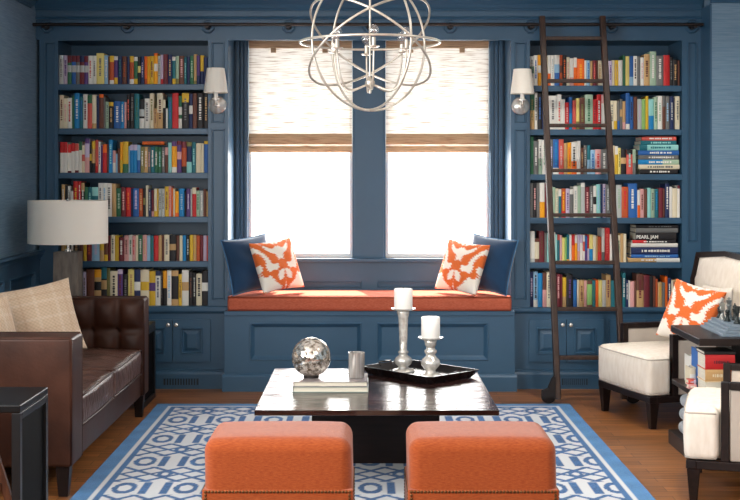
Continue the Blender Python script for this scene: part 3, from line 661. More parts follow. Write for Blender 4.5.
tag(part('thin_books', rest, BMATS), 'thin paperbacks filling the gaps between the larger books on both bookcases', 'book', kind='stuff')

# books lying flat: spine to the room
def flat_book(px0, px1, py0, py1, c, label, dp=.2, tx=None, group=None, z0=None, yf=None, head=None, tail=None, paper=False, x=None, h=None):
    x0, x1 = x if x else (xx(px0, SBK), xx(px1, SBK))
    h = h or (py1 - py0)/155.1
    yf = yf or YB + .022
    mb = MB(); L = x1 - x0
    if paper:                                       # fore-edge towards the room
        t = min(.0035, h*.16)
        mb.box(0, L, .0, dp, 0, t, CODES.index(c)); mb.box(0, L, 0, dp, h-t, h, CODES.index(c)); mb.box(.004, L-.004, .004, dp-.004, t, h-t, PAPER)
    else:
        spine_book(mb, 0, h, 0, L, 0, dp, c, head, tail, None, tx, rb)
        mb.xf(Matrix(((0,0,1,0),(0,1,0,0),(1,0,0,0),(0,0,0,1))))
    used = sorted(set(mb.m)); mb.m = [used.index(i) for i in mb.m]
    o = part('book', mb, [BMATS[i] for i in used]); o.location = (x0, yf, z0)
    tag(o, label, 'book', group); return o
def stack(items, zbase, group):
    z = zbase + .0004; out = []
    for (px0, px1, th, c, tx, head, tail, paper, label) in items:
        h = th/155.1
        out.append((flat_book(px0, px1, 0, 0, c, label, .2, tx, group, z, YB + .022 + rb.uniform(0, .006), head, tail, paper, None, h-.0004), z, h)); z += h
    return out
g = 'books lying flat on the third shelf behind the ladder'
stack([(639.5,677.5,5.0,'dk','wh',None,None,False,'black book lying at the bottom of the teal stack'),
       (638.2,679.3,4.6,'cr','gr',None,None,False,'cream book lying flat just above the black one in the teal stack'),
       (638,678.8,5.0,'sk','wh',('sg',.4),None,False,'pale blue and green book lying above the cream one'),
       (638.6,678.2,4.4,'gr','wh',None,None,False,'dark grey book lying in the middle of the teal stack'),
       (638,679,4.8,'bl','wh',None,None,False,'deep blue book lying above the dark grey one in the teal stack'),
       (639.3,678.2,5.6,'aq','tl',None,('tl',.2),False,'thick aqua book lying in the upper part of the teal stack'),
       (640.4,676.2,4.2,'tl','aq',None,None,False,'dark teal book lying second from the top of its stack'),
       (641.5,676,4.0,'co','wh',None,None,False,'coral and white book lying on top of the teal stack')], bz(ROWS['R'][2]), g)
g = 'books lying flat on the fifth shelf behind the ladder'
S5 = stack([(627.9,679.6,4.2,'tn','wh',('wh',.45),None,False,'long tan and white book at the bottom of the black and navy stack'),
       (631,678.2,3.4,'bl','lb',None,None,False,'thin bright blue book lying under the thick navy one'),
       (631,678,7.4,'nv','wh',None,None,False,'thick navy book lying in the middle of the black stack'),
       (631,677.5,3.9,'wh',None,None,None,False,'white book lying flat above the thick navy one'),
       (632.2,675.4,3.2,'dk','wh',None,('rd',.32),False,'thin black book with red end lying under the music book'),
       (635.4,676,7.4,'dk',None,None,None,False,'black music book with white lettering lying in the stack behind the ladder'),
       (636,678,4.6,'gr',None,None,None,False,'dark grey book lying second from the top above the lettered one'),
       (636,678,3.0,'dk','gr',None,None,False,'thin black book lying at the very top of the navy stack')], bz(ROWS['R'][4]), g)
def lettering(txt, x, y, z, size, mat, parent, name='title_lettering', width=None):
    cu = bpy.data.curves.new(name, 'FONT'); cu.body = txt; cu.size = size; cu.extrude = .0003; cu.offset = .0009
    tmp = bpy.data.objects.new('tmp', cu); C.objects.link(tmp); dg = bpy.context.evaluated_depsgraph_get()
    me = bpy.data.meshes.new_from_object(tmp.evaluated_get(dg)); bpy.data.objects.remove(tmp)
    w = max(v.co.x for v in me.vertices) - min(v.co.x for v in me.vertices); k = (width / w) if width else 1
    for v in me.vertices: v.co = Vector((x + v.co.x*k, y - v.co.z, z + v.co.y))
    me.materials.clear(); me.materials.append(mat)
    o = bpy.data.objects.new(name, me); C.objects.link(o); o.parent = parent; return o
pj, zp, hp = S5[5]
lettering('PEARL JAM', .004, -.0006, .010, .030, BM['wh'], pj, width=.14)
nvb = S5[2][0]
# paperback lying across the tops of a row
tops = [b for b in allb if b['side'] == 'L' and b['row'] == 2 and 132 < b['x0'] < 165]
zt_ = bz(ROWS['L'][2]) + max(b['h'] for b in tops)/155.1 + .0012
flat_book(142.2, 164.3, 0, 3.2, 'or', 'orange paperback lying across the tops of a row behind the lamp', .11, 'ro', None, zt_, YB+.036, h=3.2/155.1)
flat_book(137, 141.6, 0, 1.8, 'dk', 'small black booklet lying beside the orange paperback on a row of books', .1, None, None, zt_, YB+.036, h=1.8/155.1)
# ================================================================ RUG
RX0, RX1, RY0, RY1 = -1.236, 1.208, 4.36, 7.427
def rug_col(x, y):
    blue, white, deep = (58,106,158), (206,210,214), (44,84,134)
    dx = min(x - RX0, RX1 - x); dy = min(y - RY0, RY1 - y); d = min(dx, dy)
    hsh = math.sin(x*311.7 + y*127.1)*43758.5; hsh -= math.floor(hsh)
    n = .5*math.sin(x*23 + 2*math.sin(y*9)) + .5*math.sin(y*31 + 1.5*math.sin(x*14))
    def mixc(a, k): return tuple(v*k for v in lin(a)[:3])
    k = 1 + .12*n + .16*(hsh - .5)
    if d < .075: return mixc((74,126,176), k)
    if d < .094: return mixc(white, 1)
    if d < .120: return mixc(blue, k)
    if dy < .13 and d < .2 and dy <= dx: return mixc(blue, k)
    u = (x - .02)/.266 + .035*math.sin(y*11)*.0; u -= round(u); v = ((y - 5.80)/.51) % 1.0
    on = False
    if v < .46:                                    # row of ovals and bars
        q = math.hypot(u/.20, (v - .23)/.19)
        if .54 < q < 1.0: on = True
        if abs(abs(u) - 1/3) < .072 and .03 < v < .43: on = True
    c = (v - .73)/.25 if v > .46 else (9 if .03 < v < .43 else (v - .73 + (1 if v < .2 else 0))/.25)
    if abs(c) < 1.12:                               # trellis of small diamonds with rings
        w1 = 2*(u - .25) + c; w2 = 2*(u - .25) - c
        if abs(w1 - round(w1)) < .125 or abs(w2 - round(w2)) < .125: on = True
        uu = abs(u) - .5; q = math.hypot(uu/.125, c/.42)
        if .5 < q < 1.0: on = True
        elif q <= .5: on = False
    return mixc(deep if hsh > .55 else blue, k) if on else mixc(white, 1 + .03*(hsh - .5))
nx, ny = 350, 440
mb = MB(); cols = []
rows = []
for i in range(nx):
    x = RX0 + (RX1 - RX0)*i/(nx-1); rows.append([(x, RY0 + (RY1-RY0)*j/(ny-1), .011) for j in range(ny)])
    cols += [rug_col(x, RY0 + (RY1-RY0)*j/(ny-1)) for j in range(ny)]
mb.quadgrid(rows)
n0 = len(mb.v); mb.box(RX0, RX1, RY0, RY1, .0006, .0105); cols += [lin((70,116,164))[:3]]*(len(mb.v)-n0)
tag(part('area_rug', mb, M['rug'], colors=cols), 'blue and white trellis patterned area rug with blue border under the coffee table', 'rug')
ZR = .0112

# ================================================================ COFFEE TABLE AND WHAT STANDS ON IT
TH = .372; s1_, s2_ = 232.3/(H-TH), 190.5/(H-TH); TY0, TY1 = F/s1_, F/s2_; TX0, TX1 = (254.3-VX)/s1_, (499.3-VX)/s1_
root = thing('coffee_table', 'low glossy dark striped wood coffee table on a slab pedestal', 'coffee table', ((TX0+TX1)/2, (TY0+TY1)/2, ZR))
part('tabletop', MB().box(TX0, TX1, TY0, TY1, TH-.023, TH), M['macassar'], root, bevel=.0025)
yb = 5.87; txc = (TX0+TX1)/2
part('pedestal', MB().box(txc-.30, txc+.30, yb, yb+.11, ZR, TH-.0235), M['espresso'], root, bevel=.003)
part('pedestal', MB().box(txc-.055, txc+.055, yb+.1105, yb+.32, ZR, TH-.0235), M['espresso'], root, bevel=.003)
part('beam', MB().box(txc-.018, txc+.018, yb-.22, yb-.0005, TH-.082, TH-.0235), M['blackwood'], root, bevel=.002)

def big_book(name_lbl, x0, x1, y0, y1, z, h, c, edge='wh', img=False):
    root = thing('book', name_lbl, 'book', ((x0+x1)/2, (y0+y1)/2, z), 'large books on the coffee table')
    t = .003
    cv = MB(); cv.box(x0, x1, y0, y1, z, z+t); cv.box(x0, x1, y0, y1, z+h-t, z+h); cv.box(x0, x0+.003, y0, y1, z+t, z+h-t)
    part('cover', cv, c, root)
    part('pages', MB().box(x0+.0035, x1-.004, y0+.004, y1-.004, z+t, z+h-t), M['paper'], root)
    return root
M['bk1'] = pm('grey_green_cover', (120,136,130), .3); M['bk2'] = pm('mauve_grey_cover', (168,158,156), .25, rgb2=(120,112,112), vscale=9)
s_ = 219.0; yb0 = F/s_
BX0, BX1 = (292.5-VX)/s_, (368.5-VX)/s_
big_book('lower of two large pale books on the coffee table, grey green cover', BX0, BX1, yb0, yb0+.255, TH+.0004, .0265, M['bk1'])
tb = big_book('upper of two large pale books, carrying the mirrored ball and tumbler', BX0+.003, BX1-.004, yb0+.002, yb0+.250, TH+.0273, .0225, M['bk2'])
zb2 = TH+.0273+.0225
art = MB(); cxa = (335-VX)/212; 
for k in range(26):
    a = random.uniform(0, 2*PI); r_ = random.uniform(0, 1); x = cxa + .052*r_*math.cos(a); y = yb0 + .10 + .05*r_*math.sin(a); q = random.uniform(.006, .014)
    art.poly([(x + q*math.cos(t*PI/3), y + .8*q*math.sin(t*PI/3), zb2 + .0003 + k*.00002) for t in range(6)])
part('cover_picture', art, pm('pale_cover_print', (222,222,218), .4), tb)
# mirrored ball on a small ring foot
sr = .0915; sx, sy = (311.5-VX)/213.5, yb0+.125
root = thing('mirrored_ball', 'large mosaic mirrored glass ball resting on the books', 'ornament', (sx, sy, zb2))
prof = [(sr*math.sin(PI*k/40), zb2 + .0035 + sr - sr*math.cos(PI*k/40)) for k in range(41)]
part('ball', MB().lathe(prof, sx, sy, 56), M['mosaic'], root, smooth='all')
part('ring_foot', MB().lathe([(.030, zb2+.0002), (.036, zb2+.0002), (.036, zb2+.0105), (.0335, zb2+.0112), (.030, zb2+.0085), (.030, zb2+.0002)], sx, sy, 32), M['bronze'], root, smooth=True)
# tumbler
gx, gy = (356.6-VX)/213, yb0+.12
tag(part('tumbler', MB().lathe([(0, zb2+.0003), (.034, zb2+.0003), (.0365, zb2+.004), (.0385, zb2+.118), (.0370, zb2+.118), (.0345, zb2+.012), (0, zb2+.010)], gx, gy, 40), pm('silvered_tumbler', (232,232,230), .15, metal=.6, rgb2=(176,168,160), vscale=10, stretch=(6,6,.2), bump=.1, bscale=30, bstretch=(2,2,.1)), smooth=True), 'small silvered glass tumbler standing on the books', 'tumbler')
# tray
def local_root(name, label, cat, group=None): return thing(name, label, cat, (0,0,0), group)
root = local_root('serving_tray', 'black rectangular tray with flared sides holding both candlesticks', 'tray')
lx, ly, th_ = .215, .145, .04
t = MB(); e = .03
def ring(a, z): return [(-lx-a, -ly-a, z), (lx+a, -ly-a, z), (lx+a, ly+a, z), (-lx-a, ly+a, z)]
t.quadgrid([ring(-.01, 0), ring(0, 0), ring(e, th_), ring(e-.008, th_+.001), ring(-.006, .008)], wv=True); t.poly(ring(-.01, 0)[::-1])
part('tray_body', t, M['traywood'], root, bevel=.002)
part('tray_bottom', MB().quadgrid([[(-lx+.006,-ly+.006,.0085),(-lx+.006,ly-.006,.0085)],[(lx-.006,-ly+.006,.0085),(lx-.006,ly-.006,.0085)]]) or None, M['traysilver'], root) if False else None
tb_ = MB(); tb_.poly(ring(-.0065, .0084)); part('tray_bottom', tb_, M['traysilver'], root)
for sg in (-1, 1):
    part('handle', MB().tube([(sg*(lx+.012), -.045, th_-.012), (sg*(lx+.028), -.04, th_+.006), (sg*(lx+.028), .04, th_+.006), (sg*(lx+.012), .045, th_-.012)], .004, 8), M['traywood'], root, smooth=True)
TRX, TRY = .262, 6.19
root.location = (TRX, TRY, TH+.0004); root.rotation_euler = (0, 0, math.radians(-47))
ZT_ = TH + .0004 + .0088
def candlestick(label, x, y, h, prof, group='mercury glass candlesticks'):
    root = thing('candlestick', label, 'candlestick', (x, y, ZT_), group)
    part('stem', MB().lathe([(r, ZT_ + z*h) for r, z in prof], x, y, 36), M['mercury'], root, smooth='all')
    zz = ZT_ + h
    part('candle_plate', MB().lathe([(0, zz-.014), (.03, zz-.014), (.056, zz-.008), (.061, zz-.003), (.061, zz), (.052, zz-.002), (0, zz-.002)], x, y, 36), M['mercury'], root, smooth=True)
    return zz - .0018
P1 = [(0,0),(.056,0),(.058,.02),(.050,.045),(.030,.065),(.024,.09),(.030,.105),(.042,.14),(.046,.18),(.040,.225),(.024,.26),(.020,.29),(.026,.305),(.026,.325),(.018,.345),(.020,.50),(.022,.70),(.025,.86),(.032,.93),(.030,.965),(0,.965)]
P2 = [(0,0),(.054,0),(.056,.03),(.046,.06),(.026,.10),(.024,.16),(.032,.20),(.044,.27),(.048,.35),(.042,.43),(.026,.50),(.022,.56),(.030,.61),(.031,.66),(.022,.70),(.022,.76),(.028,.80),(.028,.86),(.032,.93),(0,.93)]
c1x, c1y = (403.3-VX)*6.25/F, 6.25; c2x, c2y = (430.6-VX)*6.13/F, 6.13
h1 = H - (308.2-VY)*c1y/F - ZT_; h2 = H - (337.2-VY)*c2y/F - ZT_
z1 = candlestick('taller mercury glass candlestick on the black tray', c1x, c1y, h1, P1)
z2 = candlestick('shorter mercury glass candlestick with bulbous stem on the tray', c2x, c2y, h2, P2)
def candle(label, x, y, z, r, h):
    root = thing('pillar_candle', label, 'candle', (x, y, z), 'white pillar candles')
    part('wax', MB().lathe([(0, z+.0003), (r-.001, z+.0003), (r, z+.002), (r, z+h-.003), (r-.003, z+h), (r*.5, z+h-.002), (0, z+h-.003)], x, y, 32), M['wax'], root, smooth=True)
    part('wick', MB().tube([(x, y, z+h-.004), (x+.001, y, z+h+.008)], .0012, 6), M['blackwood'], root)
candle('white pillar candle on the taller candlestick', c1x, c1y, z1, .046, .100)
candle('white pillar candle on the shorter candlestick', c2x, c2y, z2, .046, .102)

# ================================================================ OTTOMANS
def ottoman():
    w, d, h = .266, .185, .402
    root = local_root('ottoman', 'orange linen cube ottoman with nailhead trim on the lamp side of the rug', 'ottoman', 'orange nailhead ottomans')
    def puff(p, hh):
        if p.z > 0: p.z += .010*(1-(p.x/hh.x)**4)*(1-(p.y/hh.y)**4)
        k = 1 + .006*math.sin(p.x*31 + p.z*17)
        p.x *= k
        return p
    b = MB(); b.rbox(-w, w, -d, d, .062, h, .046, 5, 10, fn=puff); part('cushion_top', b, M['orange'], root, smooth='all')
    b = MB(); b.rbox(-w-.004, w+.004, -d-.004, d+.004, .06, .226, .006, 3, 4); part('skirt', b, M['orange'], root, smooth='all')
    nb = MB(); e = .0058
    def nail(x, y, z, nx_, ny_):
        rows = []
        for q in range(4):
            a = q*PI/6; r = e*math.cos(a); o = e*.7*math.sin(a)
            rows.append([(x + nx_*o + (-ny_)*r*math.cos(t*PI/4), y + ny_*o + nx_*r*math.cos(t*PI/4), z + r*math.sin(t*PI/4)) for t in range(8)])
        nb.quadgrid(rows, wv=True)
    W, D = w+.0035, d+.0035
    n = 42
    for k in range(n+1):
        x = -W + .012 + (2*W - .024)*k/n
        for sy in (-1, 1): nail(x, sy*D, .219, 0, sy)
    for k in range(30):
        y = -D + .012 + (2*D - .024)*k/29
        for sx in (-1, 1): nail(sx*W, y, .219, sx, 0)
    for k in range(1, 14):
        z = .219 - .0120*k
        for sx in (-1, 1):
            for sy in (-1, 1):
                nail(sx*(W-.012), sy*D, z, 0, sy); nail(sx*W, sy*(D-.012), z, sx, 0)
    part('nailhead_trim', nb, M['brass'], root, smooth='all')
    for sx in (-1, 1):
        for sy in (-1, 1):
            l = MB(); x, y = sx*(w-.05), sy*(d-.045)
            l.quadgrid([[(x-a, y-a, z), (x+a, y-a, z), (x+a, y+a, z), (x-a, y+a, z)] for a, z in ((.017, 0), (.024, .0605))], wv=True); l.poly([(x-.017, y-.017, 0), (x-.017, y+.017, 0), (x+.017, y+.017, 0), (x+.017, y-.017, 0)])
            part('leg', l, M['espresso'], root)
    return root
o1 = ottoman(); o2 = copy_tree(o1)
OS = 280.0; OY = F/OS
o1.location = ((277.5-VX)/OS, OY+.19, ZR); o2.location = ((483.5-VX)/OS, OY+.19, ZR); o2['label'] = 'orange linen cube ottoman with nailhead trim on the armchair side of the rug'

# ================================================================ SOFA
SX0, SX1, SY0, SY1, SZ = -2.085, -1.24, 5.27, 7.13, .678
root = thing('leather_sofa', 'dark brown leather sofa with tufted arms and back along the grasscloth wall', 'sofa', ((SX0+SX1)/2, (SY0+SY1)/2, 0))
AT = .20
def quilt(mb, O, U, V, Nn, lu, lv, nu, nv, dep, k=8):
    rows = []
    for i in range(nu*k+1):
        row = []
        for j in range(nv*k+1):
            a, b = i/k, j/k
            f = (abs(math.sin(PI*a))*abs(math.sin(PI*b)))**.42
            row.append(O + U*(lu*i/(nu*k)) + V*(lv*j/(nv*k)) + Nn*(dep*f))
        rows.append(row)
    mb.quadgrid(rows)
X_, Y_, Z_ = Vector((1,0,0)), Vector((0,1,0)), Vector((0,0,1))
def arm_slab(y0, y1, inner, name='arm'):
    b = MB(); b.rbox(SX0, SX1, y0, y1, .13, SZ, .016, 3, 4)
    a = part(name, b, M['leather'], root, smooth='all')
    w = MB(); r = .0055                             # welts along the front edges
    for y in (y0+.006, y1-.006):
        w.tube([(SX1-.004, y, .14), (SX1-.004, y, SZ-.012), (SX1-.012, y, SZ-.003), (SX0+.02, y, SZ-.003)], r, 8)
    w.tube([(SX0+.42, (y0 if inner > 0 else y1) - .001*inner, .14), (SX0+.42, (y0 if inner > 0 else y1) - .001*inner, SZ-.01)], .0022, 6)
    part('welt', w, M['leather'], a, smooth='all')
    q = MB()
    if inner > 0: quilt(q, Vector((SX1-.006, y1, .17)), -X_, Z_, Y_, SX1-SX0-.15, SZ-.175, 5, 3, .036)
    else: quilt(q, Vector((SX0+.144, y0, .17)), X_, Z_, -Y_, SX1-SX0-.15, SZ-.175, 5, 3, .036)
    part('tufting', q, M['leather'], a, smooth='all')
arm_slab(SY0, SY0+AT, 1); arm_slab(SY1-AT+.06, SY1, -1)
AY0, AY1 = SY0+AT, SY1-AT+.06
b = MB(); b.rbox(SX0, SX0+.15, AY0+.0005, AY1-.0005, .13, SZ, .016, 3, 4); bk = part('backrest', b, M['leather'], root, smooth='all')
q = MB(); quilt(q, Vector((SX0+.15, AY0+.025, .17)), Y_, Z_, X_, AY1-AY0-.05, SZ-.175, 8, 3, .036); part('tufting', q, M['leather'], bk, smooth='all')
b = MB(); b.rbox(SX0+.15, SX1-.02, AY0+.0005, AY1-.0005, .125, .255, .012, 3, 6); part('seat_rail', b, M['leather'], root, smooth='all')
ym = (AY0+AY1)/2 - .02
for a, c in ((AY0+.026, ym-.002), (ym+.002, AY1-.026)):
    def seatfn(p, hh):
        k = (1-(p.x/hh.x)**4)*(1-(p.y/hh.y)**4)
        if p.z > 0: p.z += .028*k + .004*math.sin(p.x*40+p.y*13)*k + .003*math.sin(p.y*57 - p.x*21)*k
        else: p.z -= 0
        if p.x > hh.x*.8: p.x += .012*(1-(p.y/hh.y)**4)*(1-(p.z/hh.z)**2) + .003*math.sin(p.y*70 + p.z*40)*(1-(p.z/hh.z)**2)
        return p
    b = MB(); b.rbox(SX0+.178, SX1-.012, a, c, .258, .395, .022, 3, 18, fn=seatfn); sc_ = part('seat_cushion', b, M['leather2'], root, smooth='all')
    w = MB()
    for z in (.393, .262): w.tube([(SX0+.3, a+.005, z), (SX1-.022, a+.006, z), (SX1-.013, a+.02, z), (SX1-.009, (a+c)/2, z+.004*(z>.3)), (SX1-.013, c-.02, z), (SX1-.022, c-.006, z), (SX0+.3, c-.005, z)], .0055, 8)
    part('welt', w, M['leather'], sc_, smooth='all')
for sx, sy in ((SX1-.045, SY0+.05), (SX1-.045, SY1-.05), (SX0+.05, SY0+.05), (SX0+.05, SY1-.05)):
    l = MB(); z1_ = .131
    l.quadgrid([[(sx-a, sy-a, z), (sx+a, sy-a, z), (sx+a, sy+a, z), (sx-a, sy+a, z)] for a, z in ((.020, 0), (.030, z1_))], wv=True); l.poly([(sx-.02, sy-.02, 0), (sx-.02, sy+.02, 0), (sx+.02, sy+.02, 0), (sx+.02, sy-.02, 0)])
    part('leg', l, M['espresso'], root, bevel=.002)

# ================================================================ PILLOWS
def ikat_col(u, v):
    """bold mirrored scrolls, printed orange on off white"""
    a = abs(u); j = .035*math.sin(v*61 + 3*math.sin(a*19)) + .02*math.sin(v*113)
    x, y = (a + j)*1.0, v
    f = math.sin(6.6*x + 2.2*math.sin(3.6*y + .6)) * math.cos(5.6*y + 2.3*math.sin(4.6*x)) + .42*math.sin(8*x - 6.5*y + .7)
    hsh = math.sin(u*211.3 + v*97.7)*9631.7; hsh -= math.floor(hsh)
    o, w_ = lin((214,104,48))[:3], lin((236,228,216))[:3]
    if f > .16: return tuple(c*(.92 + .16*hsh) for c in o)
    if f > .10: return tuple(.5*a_ + .5*b_ for a_, b_ in zip(o, w_))
    return w_
def plaid_col(u, v):
    base = lin((204,180,154)); dk = lin((192,162,136)); lt = lin((216,198,178))
    c = base
    for q, wd, cc in ((.0, .03, lt), (.33, .02, dk), (.5, .03, lt), (-.33, .02, dk), (-.6, .05, lt), (.75, .03, dk), (-.8, .02, dk)):
        if abs(u - q) < wd or abs(v - q*.9) < wd: c = tuple(.5*a + .5*b for a, b in zip(c, cc))
    n = math.sin(u*190)*math.sin(v*190)
    return tuple(k*(1 + .16*n) for k in c[:3])
def pillow(name, label, cat, w, h, T, mat, colf=None, n=36, pipe=None, group=None, soft=.07):
    root = thing(name, label, cat, (0,0,0), group)
    mb = MB(); cols = []
    for sd in (-1, 1):
        rows = []
        for i in range(n+1):
            u = -1 + 2*i/n; row = []
            for j in range(n+1):
                v = -1 + 2*j/n
                x = w/2*u*(1 - soft*(1-v*v)*u*u); z = h/2*v*(1 - soft*(1-u*u)*v*v)
                y = sd*T/2*((1-u**2)*(1-v**2))**.42 + .004*math.sin(u*5+v*7)*(1-u*u)*(1-v*v)
                row.append((x, y, z))
                if colf: cols.append(colf(u, v))
            rows.append(row)
        mb.quadgrid(rows if sd > 0 else rows[::-1])
        if colf and sd < 0:
            m_ = n+1; cols[:] = [cols[(m_-1-i)*m_ + j] for i in range(m_) for j in range(m_)]
    part('cover', mb, mat, root, smooth='all', colors=cols or None)
    if pipe:
        path = []
        for k in range(4):
            for i in range(20):
                t = -1 + 2*i/20; u, v = [(t,-1),(1,t),(-t,1),(-1,-t)][k]
                path.append((w/2*u*(1 - soft*(1-v*v)*u*u), 0, h/2*v*(1 - soft*(1-u*u)*v*v)))
        part('piping', MB().tube(path, .0042, 6, closed=True), pipe, root, smooth='all')
    return root
def put(o, loc, yaw, lean=0, roll=0):
    """yaw turns the face (starts facing the camera), lean tips the top back, roll turns in the pillow's own plane"""
    o.rotation_mode = 'QUATERNION'
    o.rotation_quaternion = (Matrix.Rotation(math.radians(yaw), 4, 'Z') @ Matrix.Rotation(math.radians(-lean), 4, 'X') @ Matrix.Rotation(math.radians(roll), 4, 'Y')).to_quaternion(); o.location = loc
v1 = pillow('throw_pillow', 'navy velvet pillow at the lamp end of the window seat, behind an ikat one', 'pillow', .36, .36, .13, M['velvet'], pipe=M['velvetpipe'], group='window seat pillows')
v2 = copy_tree(v1); v2['label'] = 'navy velvet pillow at the ladder end of the window seat, behind an ikat one'
i1 = pillow('throw_pillow', 'orange and white ikat pillow on the window seat at the lamp end', 'pillow', .34, .34, .13, M['ikat'], ikat_col, 90, M['ikat'] if False else None, group='window seat pillows')
i2 = copy_tree(i1); i2['label'] = 'orange and white ikat pillow on the window seat at the ladder end'
zc_ = zcu + .012
put(v1, (-.753, 8.054, zc_+.186), 42, 14, -5); put(i1, (-.573, 8.034, zc_+.180), 42, 20, -5)
put(v2, (.798, 8.054, zc_+.186), -42, 14, 5); put(i2, (.618, 8.026, zc_+.170), -42, 20, 5)
p1_ = pillow('throw_pillow', 'tan and cream plaid pillow leaning on the leather sofa seat', 'pillow', .44, .38, .14, M['ikat'], plaid_col, 80)
put(p1_, (-1.650, 6.25, .633), 30, 20, -9)
p2_ = copy_tree(p1_); p2_['label'] = 'second pale pillow just showing behind the near sofa arm'
put(p2_, (-1.782, 5.796, .610), 62, 18, 0)

# ================================================================ BLACK SIDE TABLES
def waterfall(name, label, x0, x1, y0, y1, h, group=None):
    root = thing(name, label, 'side table', ((x0+x1)/2, (y0+y1)/2, 0), group); e = .03
    part('tabletop', MB().box(x0, x1, y0, y1, h-.028, h), M['blackwood'], root, bevel=.004)
    for xa in (x0, x1-e):
        f = MB(); f.box(xa, xa+e, y0, y0+e, 0, h-.0285); f.box(xa, xa+e, y1-e, y1, 0, h-.0285); f.box(xa, xa+e, y0+e, y1-e, 0, .03); f.box(xa, xa+e, y0+e, y1-e, h-.055, h-.0285)
        fr = part('side_frame', f, M['blacksteel'], root, bevel=.002)
        part('side_panel', MB().box(xa+.011, xa+.019, y0+e, y1-e, .03, h-.055), M['matte'], fr)
    return root
waterfall('side_table', 'black framed side table in front of the leather sofa arm', -1.80, -1.218, 4.40, 4.79, .552)
waterfall('side_table', 'black side table under the lamp beyond the sofa', -2.06, -1.30, 7.30, 7.72, .47)
# folding wooden stool under the near table
root = thing('folding_stool', 'oiled wooden folding stool with slanted legs beneath the black side table', 'stool', (-1.55, 4.62, 0))
for y in (4.47, 4.74):
    for sg in (-1, 1):
        yo = y + .012*sg
        xb, xt = -1.55 + sg*.235, -1.55 + sg*.10
        part('leg', MB().prism([(xb-.016, yo-.011, 0), (xb+.016, yo-.011, 0), (xt+.016, yo-.011, .42), (xt-.016, yo-.011, .42)], (0, .022, 0)), M['stoolwood'], root, bevel=.003)
    k = .18/.42; hw = .235 - .135*k
    part('stretcher', MB().box(-1.55-hw+.01, -1.55+hw-.01, y-.008, y+.008, .165, .195), M['stoolwood'], root, bevel=.002)
part('seat', MB().rbox(-1.68, -1.42, 4.43, 4.78, .4205, .452, .008), M['stoolwood'], root, smooth='all')

# ================================================================ TABLE LAMP
s_ = F/7.5; lx_, ly_ = (68-VX)/s_, 7.5
root = thing('table_lamp', 'table lamp with white drum shade and square grey column base behind the sofa', 'lamp', (lx_, ly_, .4705))
hw = 12/s_
part('lamp_base', MB().box(lx_-hw, lx_+hw, ly_-hw, ly_+hw, .4705, zx(251.5, s_)), M['stone'], root, bevel=.003)
part('neck', MB().lathe([(0, zx(251.5, s_)), (.02, zx(251.5, s_)), (.02, zx(249.5, s_)), (.009, zx(249, s_)), (.009, zx(206, s_)), (0, zx(206, s_))], lx_, ly_, 20), M['nickel'], root, smooth=True)
zA, zB, R_ = zx(243, s_), zx(200.5, s_), 39/s_
sh = MB(); sh.lathe([(R_, zA), (R_+.002, zA), (R_+.002, zB), (R_, zB), (R_-.0005, zB-.002), (R_-.0005, zA+.002), (R_, zA)], lx_, ly_, 64); sh_ = part('lamp_shade', sh, M['shade'], root, smooth=True)
sp = MB()
for k in range(3):
    a = 2*PI*k/3; sp.tube([(lx_, ly_, zB-.02), (lx_ + (R_-.001)*math.cos(a), ly_ + (R_-.001)*math.sin(a), zB-.02)], .002, 6)
part('spider', sp, M['nickel'], sh_)
fn = MB().lathe([(0, zB-.03), (.008, zB-.028), (.006, zB-.01), (.011, zB), (.011, zB+.003), (.005, zB+.010), (0, zB+.012)], lx_, ly_, 16); part('finial', fn, M['nickel'], root, smooth=True)

